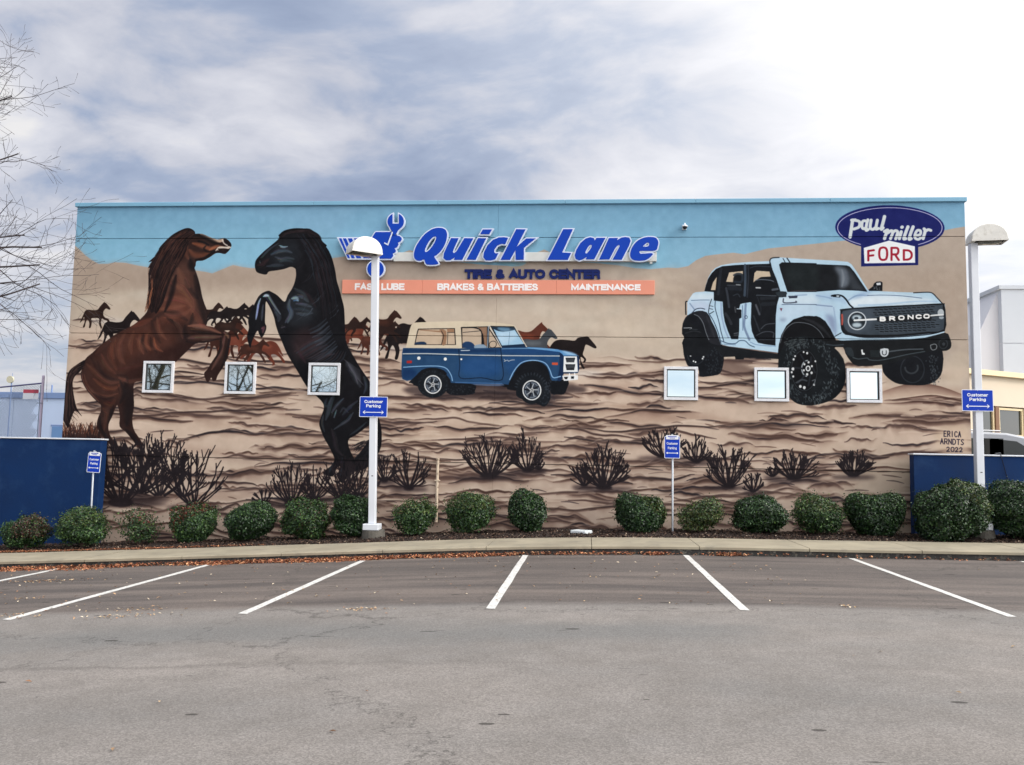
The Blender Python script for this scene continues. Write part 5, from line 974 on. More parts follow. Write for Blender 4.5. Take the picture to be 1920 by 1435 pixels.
# ------------------------------------------------------------------ blue screen walls
NAV = mat('blue_wall_paint', lin((3, 42, 88)), .75, spec=.25, var=.16, vscale=.9, bump=.3, bscale=30., dirt=(lin((30, 62, 104))[:3], .5)); CAPW = mat('cap_white', lin((220, 224, 232)), .5, var=.08, vscale=4.)
def screen(x0, x1, zt_, lab):
    w_ = empty('blue_wall', ((x0+x1)/2, WY-.35, gz((x0+x1)/2)), lab, 'wall')
    for k in range(int(math.ceil((x1-x0)/3.66))):
        a_, b_ = (x1-(k+1)*3.66, x1-k*3.66) if x0 < -15 else (x0+k*3.66, x0+(k+1)*3.66); a_, b_ = max(a_, x0), min(b_, x1)
        B().box(a_+.002, b_-.002, WY-.47, WY-.22, -1.3, zt_-.035, .005).make('wall_section', NAV, w_)
    B().box(x0+.01, x1-.01, WY-.45, WY-.24, -1.3, zt_-.05).make('core', DARK, w_)
    B().box(x0-.02, x1+.02, WY-.50, WY-.19, zt_-.034, zt_, .008).make('cap', CAPW, w_); return w_
yb = WY-.47
xa = float(at(190, 830, yb)[0]); xb = float(at(1713, 860, yb)[0])
screen(-22, xa, float(at(150, 822, yb)[2]), 'deep blue wall with white cap at the left end of the mural'); screen(xb, 24, float(at(1760, 851, yb)[2]), 'deep blue wall with white cap at the right end of the mural')
q = at(1876, 852, yb-.03); q2 = at(1896, 925, yb-.03); tag(B().tube([q+[0, .25, .02], q+[0, -.0, .03], q+[.02, -.01, -.1], (q+q2)/2+[.0, 0, 0], q2], .008, 6).make('cable', BLK), 'thin dark cable hanging over the right blue wall beside the lamp post', 'cable')
# ------------------------------------------------------------------ lamp posts and signs
POLE = mat('pole_white', lin((216, 220, 228)), .45, var=.05, vscale=2.); LAMPW = mat('lamp_white', lin((226, 224, 218)), .5, var=.10, vscale=6., dirt=(lin((150, 140, 120))[:3], .35)); FOOT = mat('footing_concrete', lin((96, 92, 86)), .95, var=.4, vscale=8., bump=.8, bscale=40.)
GLS = bpy.data.materials.new('lamp_glass'); GLS.use_nodes = True; g_ = GLS.node_tree.nodes['Principled BSDF']; g_.inputs['Base Color'].default_value = (.16, .16, .14, 1); g_.inputs['Roughness'].default_value = .12; g_.inputs['Metallic'].default_value = .6
def lamp_head(name, parent, ox, oy, oz, yaw, L_=.70, W_=.44, H_=.33):
    """half-round hood held at one end: flat cheeks, curved back, recessed lens underneath. yaw turns its long axis from +x"""
    c, s_ = math.cos(yaw), math.sin(yaw); uc = L_/2-.09; n = 22; w = W_/2
    T = lambda P: np.stack([np.asarray(P)[:, 0]*c-np.asarray(P)[:, 1]*s_+ox, np.asarray(P)[:, 0]*s_+np.asarray(P)[:, 1]*c+oy, np.asarray(P)[:, 2]+oz], 1)
    prof = lambda k, e: [(uc+(L_/2-e)*math.copysign(abs(math.cos(math.pi*j/n))**.95, math.cos(math.pi*j/n)), (H_-e)*math.sin(math.pi*j/n)**.9) for j in range(n+1)]
    rings = [(-w, .016), (-w+.016, 0.), (w-.016, 0.), (w, .016)]; V_ = [(u_, y_, z_) for y_, e in rings for u_, z_ in prof(0, e)]; m_ = n+1
    F_ = [(i*m_+j, (i+1)*m_+j, (i+1)*m_+j+1, i*m_+j+1) for i in range(3) for j in range(n)]+[list(range(m_)), [3*m_+j for j in range(m_)][::-1]]
    h = mesh(name, T(V_), F_, LAMPW, parent)
    r_ = B(); a0, a1 = uc-L_/2, uc+L_/2; r_.box(a0, a1, -w, -w+.025, -.03, .002).box(a0, a1, w-.025, w, -.03, .002).box(a0, a0+.09, -w+.026, w-.026, -.03, .002).box(a1-.025, a1, -w+.026, w-.026, -.03, .002)
    mesh('lens_frame', T(np.vstack(r_.v)), r_.f, LAMPW, h)
    mesh('reflector', T([(a0+.09, -w+.026, -.004), (a1-.03, -w+.026, -.004), (a1-.03, w-.026, -.004), (a0+.09, w-.026, -.004)]), [(0, 3, 2, 1)], DARK, h)
    lv, lf = dome(0, 0, -.012, 1., -1, 18, 5, .055); lv = np.array(lv); lv[:, 0] = lv[:, 0]*(L_/2-.08)+uc+.03; lv[:, 1] *= w-.05
    mesh('lens', T(lv), lf, GLS, h, smooth=True); return h
SB = mat('road_sign_blue', lin((14, 58, 176)), .55, spec=.2, var=.03, vscale=3.); SW = mat('road_sign_white', lin((226, 230, 238)), .4); STEEL = mat('galvanised', lin((176, 182, 190)), .45, metal=.4, var=.08, vscale=9.)
def rrect(x0, x1, z0, z1, r, n=4):
    P = []
    for cx_, cz_, a0 in ((x1-r, z0+r, -90), (x1-r, z1-r, 0), (x0+r, z1-r, 90), (x0+r, z0+r, 180)):
        for k in range(n+1): a_ = math.radians(a0+90*k/n); P.append((cx_+r*math.cos(a_), cz_+r*math.sin(a_)))
    return P
def customer_plate(parent, cx_, y, cz_, w, h, top=False, tilt=0.):
    """white edged blue plate: two lines of lettering and a double arrow. y is its front"""
    pl = mesh('sign_plate', [], [], None, parent); bpy.data.objects.remove(pl)
    c, s_ = math.cos(tilt), math.sin(tilt)
    def put(name, V_, F_, m_, par):
        V_ = np.asarray(V_, float); x = V_[:, 0]*c-V_[:, 2]*s_+cx_; z = V_[:, 0]*s_+V_[:, 2]*c+cz_; return mesh(name, np.stack([x, V_[:, 1]+y, z], 1), F_, m_, par)
    q = B().prism(rrect(-w/2, w/2, -h/2, h/2, .02), .0, .008); pl = put('sign_plate', np.vstack(q.v), q.f, SW, parent)
    e = .012; q = B().prism(rrect(-w/2+e, w/2-e, -h/2+e, h/2-e, .014), -.001, .002); put('blue_field', np.vstack(q.v), q.f, SB, pl)
    for txt, fz, fw, fh in (('Customer', .18, .66, .15), ('Parking', -.03, .52, .15)):
        if top: fz -= .06; fh *= .75; fw *= 1.08
        lt = ribbon_text(txt, -w*fw/2, w*fw/2, h*fz, h*(fz+fh), w*.023, -.0012, .0016); q = B(); [q.add(vi, fi) for vi, fi in lt]; put('lettering', np.vstack(q.v), q.f, SW, pl)
    az = -h*(.27 if not top else .26); aw = w*.36; th = .008*(w/.6)**.3; ah = .035*(w/.6)
    q = B().prism([(-aw, az-th), (aw, az-th), (aw, az+th), (-aw, az+th)], -.003, -.0012)
    for s2 in (-1, 1):
        for s3 in (-1, 1):
            P = [(s2*(aw+.01), az), (s2*(aw+.01-ah*1.1), az+s3*ah), (s2*(aw+.01-ah*1.1-.018), az+s3*ah), (s2*(aw-.012), az)]
            if s2*s3 < 0: P = P[::-1]
            q.prism(P, -.0032, -.0014)
    put('arrow', np.vstack(q.v), q.f, SW, pl)
    if top:
        q = B().prism(rrect(-w*.40, w*.40, h*.36, h*.55, .008), -.006, -.003); tp = put('top_plate', np.vstack(q.v), q.f, SW, pl)
        for fw, fz, fh in ((.56, .485, .035), (.34, .42, .03)): q = B().prism([(-w*fw/2, h*(fz-fh/2)), (w*fw/2, h*(fz-fh/2)), (w*fw/2, h*(fz+fh/2)), (-w*fw/2, h*(fz+fh/2))], -.0075, -.0062); put('print_bar', np.vstack(q.v), q.f, SB, tp)
        q = B().box(-.02, .02, .0, .03, h*.5, h*.60, .004); put('clip', np.vstack(q.v), q.f, STEEL, pl)
    return pl
def lamp_post(bx, by, tx, ty, hx, lab_post, lab_sign, sx, sy, yaw):
    Y = 18.3; b0 = at(bx, by, Y); t0 = at(tx, ty, Y); z0 = gz(b0[0])+.16; lean = (t0[0]-b0[0])
    lp = empty('lamp_post', (b0[0], Y, z0), lab_post, 'lamp post')
    fz = b0[2]; h = .075; zt_ = t0[2]
    B().tube([(b0[0]+.03, Y+.04, z0-.15), (b0[0]+.02, Y+.03, fz-.10)], .27, 20, .24).make('footing', FOOT, lp)
    B().box(b0[0]-.17, b0[0]+.17, Y-.17, Y+.17, fz-.10, fz+.035, .012).make('base_cover', POLE, lp)
    V_ = [(b0[0]+s_*h+f*lean, Y+u_*h, fz+.035+f*(zt_-fz-.035)) for f in (0, 1) for s_, u_ in ((-1, -1), (1, -1), (1, 1), (-1, 1))]
    sh = mesh('shaft', V_, [(0, 1, 5, 4), (1, 2, 6, 5), (2, 3, 7, 6), (3, 0, 4, 7), (4, 5, 6, 7), (0, 3, 2, 1)], POLE, lp); bv = sh.modifiers.new('bevel', 'BEVEL'); bv.width = .012; bv.segments = 2
    hz_ = fz+1.05; xx = b0[0]+lean*.2; B().box(xx-.012, xx+.03, Y-h-.004, Y-h+.002, hz_, hz_+.018, .003).make('hand_hole', DARK, lp)
    lamp_head('lamp_hood', lp, t0[0]+hx, Y-.02, zt_+.03, yaw)
    q_ = at(sx, sy, Y-h-.03); sp_ = empty('parking_sign', (q_[0], Y-h-.02, q_[2]), lab_sign, 'sign', 'blue customer parking signs'); customer_plate(sp_, q_[0], Y-h-.02, q_[2], .62, .445)
    for s_ in (-1, 1): B().tube([(q_[0]+.0, Y-h-.028, q_[2]+s_*.2), (q_[0], Y-h-.012, q_[2]+s_*.2)], .008, 8).make('bolt', STEEL, sp_)
lamp_post(698, 985, 704, 481, 0, 'white square lamp post in front of the black horse, hooded lamp on top', 'wide blue sign on the lamp post by the black horse', 700, 763, math.pi+.62)
lamp_post(1839, 984, 1824, 457, 0, 'white square lamp post at the right end of the mural, hood turned right', 'wide blue sign on the lamp post at the right end of the building', 1833.5, 751, -.12)
def post_sign(px0, py0, px1, py1, cx_, cy_, w, h, tilt, lab, Y=18.55):
    a_ = at(px0, py0, Y); b_ = at(px1, py1, Y); o = empty('parking_sign', (a_[0], Y, gz(a_[0])+.15), lab, 'sign', 'blue customer parking signs')
    B().tube([(a_[0]-(b_[0]-a_[0])*.15, Y, gz(a_[0])+.05), a_, b_], .021, 8).make('post', STEEL, o, smooth=True); c_ = at(cx_, cy_, Y-.04); customer_plate(o, c_[0], Y-.035, c_[2], w, h, True, tilt)
post_sign(1261, 992, 1261, 816, 1260.5, 839, .33, .47, 0., 'narrow blue sign on a grey post at the middle of the bed')
post_sign(170, 975, 177, 845, 176, 868, .31, .44, -.035, 'narrow blue sign on a leaning post before the left blue wall')
# flat white marker slab lying on the mulch
q = at(1090, 993, 18.2); zq = gz(q[0])+hump(q[0], 18.2); sl_ = B().box(-.36/2, .36/2, -.16, .16, 0, .07, .012); V_ = np.vstack(sl_.v); ca, sa = math.cos(-.5), math.sin(-.5)
V_ = np.stack([V_[:, 0]*ca-V_[:, 1]*sa+q[0], V_[:, 0]*sa+V_[:, 1]*ca+18.2, V_[:, 2]+zq-.01], 1); tag(mesh('slab_marker', V_, sl_.f, mat('slab_white', lin((214, 220, 224)), .6, var=.15, vscale=9.)), 'flat white slab lying tilted on the dark mulch', 'slab')
# ------------------------------------------------------------------ shrubs along the wall
def leaf_mat(name, stops, rough=.45, trans=.12):
    m_ = bpy.data.materials.new(name); m_.use_nodes = True; N = NT(m_.node_tree); bs = m_.node_tree.nodes['Principled BSDF']
    ri = N('ShaderNodeNewGeometry').outputs['Random Per Island']; n_ = len(stops)
    r1 = N.ramp(ri, [(i/n_, s_) for i, s_ in enumerate(stops)], 'CONSTANT')
    hv = N('ShaderNodeHueSaturation', None, Color=r1, Value=N.math('MULTIPLY_ADD', N.math('FRACT', N.math('MULTIPLY', ri, 37.)), .95, .55)); N.t.links.new(hv.outputs[0], bs.inputs['Base Color'])
    bs.inputs['Roughness'].default_value = rough; bs.inputs['Specular IOR Level'].default_value = .5
    tr = N('ShaderNodeBsdfTranslucent', None, Color=hv.outputs[0]); mx = N('ShaderNodeMixShader', None, _0=trans, _1=bs.outputs[0], _2=tr.outputs[0]); N.t.links.new(mx.outputs[0], m_.node_tree.nodes['Material Output'].inputs[0]); return m_
def c3(*c): return lin(c)[:3]
LG = leaf_mat('leaf_green', [c3(44, 72, 39), c3(34, 60, 34), c3(55, 84, 43), c3(29, 49, 30), c3(67, 96, 51), c3(41, 65, 37), c3(77, 103, 49)])
LY = leaf_mat('leaf_yellowgreen', [c3(72, 92, 46), c3(53, 75, 39), c3(92, 106, 53), c3(44, 63, 36), c3(82, 82, 48), c3(60, 79, 43)])
LR = leaf_mat('leaf_redtipped', [c3(39, 61, 36), c3(94, 37, 29), c3(72, 43, 30), c3(51, 72, 39), c3(115, 49, 34), c3(48, 68, 36)])
LB_ = leaf_mat('leaf_bronze', [c3(63, 48, 36), c3(44, 56, 36), c3(82, 56, 43), c3(41, 34, 29), c3(60, 72, 43), c3(72, 43, 36)])
LD_ = leaf_mat('leaf_dense', [c3(37, 61, 36), c3(29, 49, 30), c3(49, 77, 41), c3(25, 43, 27), c3(61, 89, 48)], .35)
BARK = mat('twig_bark', lin((92, 76, 66)), .9, var=.3, vscale=12.)
def leaves(rng, C_, Nn, ln, wd, spread=.8):
    """leaf blades (two triangles folded on the midrib) at points C_, roughly facing Nn"""
    n = len(C_); a = rng.normal(size=(n, 3)); nn = Nn+spread*rng.normal(size=(n, 3)); nn /= np.linalg.norm(nn, axis=1)[:, None]
    d = a-nn*(a*nn).sum(1)[:, None]; d /= np.linalg.norm(d, axis=1)[:, None]; s_ = np.cross(nn, d)
    L = ln*rng.uniform(.6, 1.25, n)[:, None]; W_ = wd*rng.uniform(.7, 1.2, n)[:, None]; cup = nn*L*.12
    V_ = np.stack([C_-d*L/2, C_+s_*W_/2+cup, C_+d*L/2, C_-s_*W_/2+cup], 1).reshape(-1, 3)
    k = np.arange(n)*4; F_ = np.stack([k, k+1, k+2, k, k+2, k+3], 1).reshape(-1, 3); return V_, F_
def fast_mesh(name, V_, F_, mats, parent=None, mi=None, local=False):
    me = bpy.data.meshes.new(name); V_ = np.asarray(V_, np.float32); F_ = np.asarray(F_, np.int32)
    if parent and not local: 
        M_ = np.array(wmat(parent).inverted()); V_ = (V_@M_[:3, :3].T+M_[:3, 3]).astype(np.float32)
    me.vertices.add(len(V_)); me.vertices.foreach_set('co', V_.ravel()); me.loops.add(F_.size); me.loops.foreach_set('vertex_index', F_.ravel()); me.polygons.add(len(F_)); me.polygons.foreach_set('loop_start', np.arange(0, F_.size, F_.shape[1], dtype=np.int32))
    for m_ in mats: me.materials.append(m_)
    if mi is not None: me.polygons.foreach_set('material_index', np.asarray(mi, np.int32))
    me.update(calc_edges=True); o = bpy.data.objects.new(name, me); link(o); o.parent = parent; return o
def shrub(i, cx_, ytop, ybot, w_px, Y, dens, m_, m2, lab, loose=.0, boxy=2.3, m2where=None, lsz=.052):
    rng = np.random.default_rng(100+i); r_ = random.Random(i)
    b0 = at(cx_, ybot, Y); t0 = at(cx_, ytop, Y); x0 = b0[0]; zb_ = gz(x0)+hump(x0, Y); h = (t0[2]-zb_)*.96; w = w_px/FPX*Y*.93
    o = empty('shrub', (x0, Y, zb_), lab, 'shrub', 'evergreen shrubs planted in a row at the wall')
    n = int(dens*2.3); u_ = rng.normal(size=(n, 3)); u_ /= np.linalg.norm(u_, axis=1)[:, None]
    # lumpy rounded-box radius
    e = boxy; rad = 1/((np.abs(u_)**e).sum(1)**(1/e)); ph = rng.uniform(0, 6.28, (5, 3)); fr = rng.normal(size=(5, 3))*3.2
    lump = sum(np.sin((u_*fr[k]).sum(1)*1.4+ph[k, 0]) for k in range(5))/5
    rr = rad*(1+(.20+.34*loose)*lump)*(1-np.abs(rng.normal(0, .10+.16*loose, n))); core = rng.random(n) < .30; rr[core] *= rng.uniform(.35, .9, core.sum())
    spr = rng.random(n) < (.06+.12*loose); rr[spr] *= rng.uniform(1.02, 1.16+.25*loose, spr.sum())
    P = u_*rr[:, None]*np.array([w/2, w/2*.9, h/2]); tp = .82+.18*np.clip(P[:, 2]/h*2+1, 0, 1)**.7; P[:, 0] *= tp*rng.uniform(.97, 1.03); P[:, 1] *= tp; P[:, 2] += .06*w*np.sin(P[:, 0]/w*5+i*1.7); P[:, 2] += h/2
    if loose > .3: k = ~((lump < -.30) & (rng.random(n) < .8*loose+.2)); P, u_, n = P[k], u_[k], int(k.sum())
    k = P[:, 2] > .02+.05*loose; P, u2 = P[k], u_[k]; lump = lump[:len(k)][k] if len(lump) == len(k) else rng.random(k.sum())
    P += np.array([x0, Y, zb_]); V_, F_ = leaves(rng, P, u2+np.array([0, 0, .4]), lsz, lsz*.6)
    pick = m2where((P-np.array([x0, Y, zb_]))/np.array([w/2, w/2, h]), rng) if m2where else rng.random(len(P)) < .12
    fast_mesh('foliage', V_, F_, [m_, m2], o, np.repeat(pick.astype(int), 2))
    b = B()
    for k in range(9):
        a_ = r_.uniform(0, 6.28); q = r_.uniform(.2, .75); b.tube([(x0+.03*math.cos(a_), Y+.03*math.sin(a_), zb_-.05), (x0+w*.2*q*math.cos(a_), Y+w*.2*q*math.sin(a_), zb_+h*.35), (x0+w*.42*q*math.cos(a_+.2), Y+w*.42*q*math.sin(a_+.2), zb_+h*.8)], .012, 5, .004)
    st = b.make('stems', BARK, o); st['kind'] = 'stuff'
top = lambda P, r: (P[:, 2] > .62) & (r.random(len(P)) < .45)
tl = lambda P, r: ((P[:, 2]-.3*P[:, 0] > .62) | (P[:, 0] < -.45) & (P[:, 2] > .3)) & (r.random(len(P)) < .6)
half = lambda P, r: (P[:, 0] > -.1) & (P[:, 2] > .35) & (r.random(len(P)) < .8)
tr_ = lambda P, r: (P[:, 0]*.6+P[:, 2] > .85) & (r.random(len(P)) < .55)
none_ = lambda P, r: r.random(len(P)) < .10
SH = [(48, 962, 1024, 92, 18.1, 4200, LG, LB_, 'bronze and green shrub at the left edge, before the left blue wall', .4, 2.2, half), (156, 955, 1018, 108, 18.25, 4600, LG, LY, 'loose bright green shrub around the leaning sign post', .5, 2.1, top), (262, 952, 1008, 84, 18.6, 1500, LG, LR, 'sparse ragged shrub with gaps, right of the leaning sign', .95, 2., top),
      (361, 942, 1016, 92, 18.6, 5200, LG, LR, 'shrub with red leaves on its upper left side', .25, 2.4, tl), (470, 936, 1008, 98, 18.6, 6200, LD_, LG, 'rounded green shrub under the small painted brush, third left of the lamp post', .12, 2.5, top), (572, 935, 1007, 96, 18.6, 5600, LG, LB_, 'dark green shrub with reddish lower leaves, second left of the lamp post', .22, 2.4, none_),
      (662, 928, 1002, 86, 18.65, 6000, LD_, LG, 'smooth dark shrub touching the lamp post on its left', .1, 2.5, none_), (778, 934, 996, 76, 18.7, 3200, LG, LY, 'thin light green shrub just left of the rusty pipe', .55, 2.2, top), (880, 921, 990, 92, 18.7, 4800, LG, LY, 'green shrub with a trailing side just right of the rusty pipe', .35, 2.2, top), (988, 921, 985, 72, 18.7, 4600, LD_, LG, 'small neat shrub with bare lower stems left of the white slab', .15, 2.6, none_),
      (1201, 925, 997, 98, 18.6, 7600, LD_, LY, 'dense squared dark green shrub between the white slab and the grey sign post', .04, 2.9, tr_), (1314, 935, 1000, 82, 18.65, 2500, LY, LG, 'open yellow green shrub just right of the grey sign post', .6, 2.2, top), (1424, 932, 1004, 102, 18.6, 7000, LD_, LG, 'full dark green shrub under the painted brush, fourth from the right blue wall', .12, 2.5, none_),
      (1534, 929, 1002, 92, 18.65, 4000, LG, LY, 'thinner shrub with a hollow middle between two full ones', .5, 2.3, top), (1641, 918, 1004, 112, 18.6, 8200, LD_, LG, 'full green shrub at the right end of the mural, beside the blue wall', .08, 2.4, top), (1785, 903, 1016, 138, 17.98, 13000, LD_, LY, 'largest clipped round shrub, left of the right lamp post', .02, 2.8, tr_), (1910, 905, 1010, 116, 18.25, 10000, LD_, LG, 'big clipped shrub cut by the right edge of the photo', .02, 2.8, none_)]
for i, s_ in enumerate(SH): shrub(i, *s_[:9], loose=s_[9], boxy=s_[10], m2where=s_[11])
# ------------------------------------------------------------------ litter and mulch
rng = np.random.default_rng(8); LIT = leaf_mat('dry_leaf', [c3(160, 98, 66), c3(182, 122, 86), c3(132, 78, 54), c3(192, 144, 106), c3(110, 68, 50), c3(168, 110, 84)], .8, .1); LIT2 = leaf_mat('pale_leaf', [c3(190, 160, 120), c3(168, 136, 104), c3(206, 190, 166), c3(150, 110, 80)], .8, .05)
gzv = np.vectorize(gz)
def scatter(name, X, Y, Z, ln, wd, m_, tilt=.35, lab=None):
    C_ = np.stack([X, Y, Z], 1); V_, F_ = leaves(rng, C_, np.tile([0, 0, 1.], (len(X), 1)), ln, wd, tilt); o = fast_mesh(name, V_, F_, [m_]); return tag(o, lab, kind='stuff')
X = np.concatenate([rng.uniform(-17, -9, 5200), rng.uniform(-9, -1.2, 7200), rng.uniform(-1.2, .9, 260), rng.normal(1.25, .13, 160), rng.normal(2.55, .16, 200), rng.uniform(-1, 9, 200)])
g_ = .5+.5*np.sin(X*1.9+1)*np.sin(X*.83+2); width = np.where(X < -9, .42, np.where(X < -1.2, .26, .13))*(.45+.75*g_)
keep = rng.random(len(X)) < np.where(X < -1.2, np.clip(.15+g_*1.0, 0, 1), 1); X = X[keep]; width = width[keep]
d_ = np.abs(rng.normal(0, .5, len(X)))*width; Y_ = KY-.025-d_; Z_ = gzv(X)+.006+np.clip(.055-d_*.22, 0, .06)*rng.random(len(X))
scatter('leaf_litter', X, Y_, Z_, .055, .034, LIT)
X = rng.uniform(-16, -6.5, 2600); Y_ = SY+np.abs(rng.normal(0, .13, 2600))-.03; k = rng.random(2600) < np.clip((-6-X)/6, .05, 1); scatter('pine_straw', X[k], Y_[k], gzv(X[k])+.17+.02*rng.random(k.sum()), .07, .016, LIT)
Xs, Ys = [], []
for cx_, cy_, sx, sy, n in ((85, 1088, .45, .10, 90), (50, 1120, .2, .08, 16), (270, 1143, .3, .12, 26), (255, 1155, .25, .1, 22), (678, 1143, .16, .07, 40), (205, 1157, .2, .06, 20), (1587, 1138, .06, .04, 14), (15, 1155, .2, .1, 30)):
    d = C_F+(cx_-960)/FPX*C_R-(cy_-717.5)/FPX*C_U; z_ = -.1
    for _ in range(3): p_ = np.array([0, 0, CAMZ])+d*((z_-CAMZ)/d[2]); z_ = gz(p_[0])
    Xs += list(rng.normal(p_[0], sx, n)); Ys += list(rng.normal(p_[1], sy, n))
n = 320; Xs += list(rng.uniform(-13, 3, n)); Ys += list(rng.uniform(10.3, 15.5, n)); n = 60; Xs += list(rng.uniform(-8, 8, n)); Ys += list(rng.uniform(4, 15, n))
Xs, Ys = np.array(Xs), np.array(Ys); scatter('fallen_leaves', Xs, Ys, gzv(Xs)+.010, .05, .024, LIT2, .2)
CHIP = leaf_mat('bark_chip', [c3(58, 42, 36), c3(44, 34, 30), c3(80, 58, 46), c3(36, 28, 26), c3(104, 82, 68), c3(52, 38, 34), c3(66, 48, 40), c3(40, 30, 28)], .9, .0)
n = 26000; X = rng.uniform(-14.5, 11.5, n); Y_ = rng.uniform(SY-.03, BY-.02, n)**1; k = rng.random(n) < .5; Y_[k] = SY+rng.random(k.sum())**1.7*1.4
Z_ = np.array([gz(a)+hump(a, b)+.004 for a, b in zip(X, Y_)]); scatter('bark_mulch', X, Y_, Z_+.012*rng.random(n), .06, .026, CHIP, .55)
PAL = leaf_mat('pale_flake', [c3(170, 150, 130), c3(140, 118, 100), c3(190, 170, 150)], .8, .0); n = 700; X = rng.uniform(-13, 10, n); Y_ = SY+rng.random(n)**1.5*1.3; scatter('mulch_flakes', X, Y_, np.array([gz(a)+hump(a, b)+.02 for a, b in zip(X, Y_)]), .045, .02, PAL, .5)
# ------------------------------------------------------------------ bare trees
TB = mat('bare_bark', lin((66, 58, 60)), .9, var=.25, vscale=6., bump=.6, bscale=30.); TB2 = mat('bare_bark_brown', lin((58, 52, 36)), .9, var=.3, vscale=6., bump=.6, bscale=30.)
def bare_tree(name, base, lean, hgt, r0, seed, m_, lab, group=None, dep=5, droop=.0, first=.35, spread=.7, up=.25, limbs=None):
    r_ = random.Random(seed); o = empty(name, base, lab, 'tree', group); TR = B(); BR = B(); cnt = [0]
    def grow(p, d, L, r, lv):
        n = 6 if lv < 3 else 4; P = [p.copy()]; st_ = .02 if limbs and lv == 0 else .12
        for k in range(n):
            d = (d+Vector((r_.gauss(0, st_), r_.gauss(0, st_), r_.gauss(0, .10)+(up*.12 if lv < 2 else up*.25-droop*.3)))).normalized(); p = p+d*L/n; P.append(p.copy())
        r1 = r*((.12 if limbs else .62) if lv == 0 else .45)
        (TR if lv == 0 else BR).tube([q[:] for q in P], r, 9 if lv == 0 else (6 if lv == 1 else 3), max(r1, .0045), cap=False)
        if lv >= dep or (limbs and lv == 0): return
        nb = ((6, 5, 4, 3, 3) if limbs else (6, 6, 5, 4, 3))[min(lv, 4)]
        for j in range(nb):
            f = first+(1-first)*(j+r_.random()*.8)/nb; i = min(n-1, int(f*n)); q = P[i].lerp(P[i+1], f*n-i) if i < n else P[-1]
            a = r_.uniform(0, 6.28); side = d.orthogonal().normalized(); side.rotate(Matrix.Rotation(a, 3, d)); nd = (d*(1-spread*.5)+side*spread*r_.uniform(.8, 1.3)).normalized()
            grow(q, nd, L*r_.uniform(.5, .72)*(1-.25*f), r*(1-.5*f)*r_.uniform(.42, .6), lv+1)
    grow(Vector(base)-Vector((0, 0, .1)), Vector(lean).normalized(), hgt, r0, 0)
    for z_, d_, L_, r_l in limbs or []: grow(Vector(base)+Vector(lean).normalized()*z_, Vector(d_).normalized(), L_, r_l, 1)
    TR.make('trunk', m_, o, smooth=True)
    fm = fast_mesh('branches', np.vstack(BR.v), np.array(BR.f), [m_], o); fm['kind'] = 'stuff'; return o
bare_tree('bare_tree', (-15.4, 17.3, gz(-15.4)), (-.02, 0, 1), 10.5, .15, 31, TB, 'leafless young tree reaching in at the left edge of the photo', None, 4, .02, .22, .62, .12, [(5.2, (1, .1, 0.115), 3.6, 0.032), (5.7, (1, -.15, 0.072), 3.5, 0.032), (6.1, (1, .1, 0.086), 3.3, 0.035), (6.5, (1, -.2, 0.115), 3.5, 0.037), (7.1, (1, .15, 0.072), 3.2, 0.031), (7.7, (1, 0, 0.158), 2.7, 0.030), (8.7, (1, .2, 0.230), 2.6, 0.031), (9.4, (1, -.1, 0.252), 3.0, 0.031), (10.3, (.8, .1, 0.504), 2.7, 0.027), (8.3, (.3, -1, 0.288), 2.6, 0.031), (9.1, (-1, .2, 0.216), 3., 0.031), (7.1, (-1, -.2, 0.216), 3.2, 0.031)])
bare_tree('bare_tree', (-21.3, 3.2, gz(-20)), (.42, 0, .9), 7.5, .17, 7, TB2, 'leafless tree reflected in the window on the brown horse', 'bare trees reflected in the windows', 5, .1, .3, .95, .2)
bare_tree('bare_tree', (-12.6, 3.6, gz(-12)), (.05, .02, 1), 7.2, .2, 12, TB2, 'leafless tree reflected in the window on the black horse', 'bare trees reflected in the windows', 5, .1, .3, .95, .2)
bare_tree('bare_tree', (-16.4, 1.4, gz(-16)), (-.05, .02, 1), 7.6, .2, 15, TB2, 'leafless tree reflected in the window between the two horses', 'bare trees reflected in the windows', 6, .1, .25, .95, .2)
# ------------------------------------------------------------------ beyond the left wall
LBU = mat('pale_blue_metal', lin((176, 192, 220)), .7, var=.05, vscale=.6); PBU = mat('parapet_blue', lin((112, 134, 176)), .6); DBU = mat('door_blue', lin((96, 132, 178)), .6)
YL = 44.; a = at(-60, 742, YL); b = at(160, 734, YL); zt_ = float(at(60, 736, YL)[2])
lb_ = empty('warehouse', (-30, YL, 0), 'long pale blue low building beyond the fence at the left', 'building')
xr_ = -18.6; x_l = -60; k = 0
xx = x_l
while xx < xr_:
    B().box(xx+.01, min(xx+3.6, xr_)-.01, YL, YL+.2, -1.5, zt_-.32).make('wall_panel', LBU, lb_); xx += 3.6
B().box(x_l, xr_, YL+.05, YL+14, -1.5, zt_-.4).make('block', LBU, lb_); B().box(x_l-.1, xr_+.1, YL-.08, YL+.3, zt_-.32, zt_, .01).make('parapet', PBU, lb_)
q = at(98, 800, YL); B().box(q[0], q[0]+3.2, YL-.04, YL+.02, -1.4, q[2], .01).make('door', DBU, lb_); B().box(q[0]-.08, q[0]+3.28, YL-.02, YL+.01, q[2]+.005, q[2]+.10, .004).make('lintel', PBU, lb_)
q = at(97, 735, YL+1); B().tube([(q[0], YL+1, zt_-.3), (q[0], YL+1, zt_+.5)], .04, 6).make('vent_pipe', PBU, lb_)
q = at(21, 712, 41.); dk_ = empty('round_beacon', (q[0], 41, -1.2), 'small beige disc on a thin pole behind the chain link fence', 'beacon')
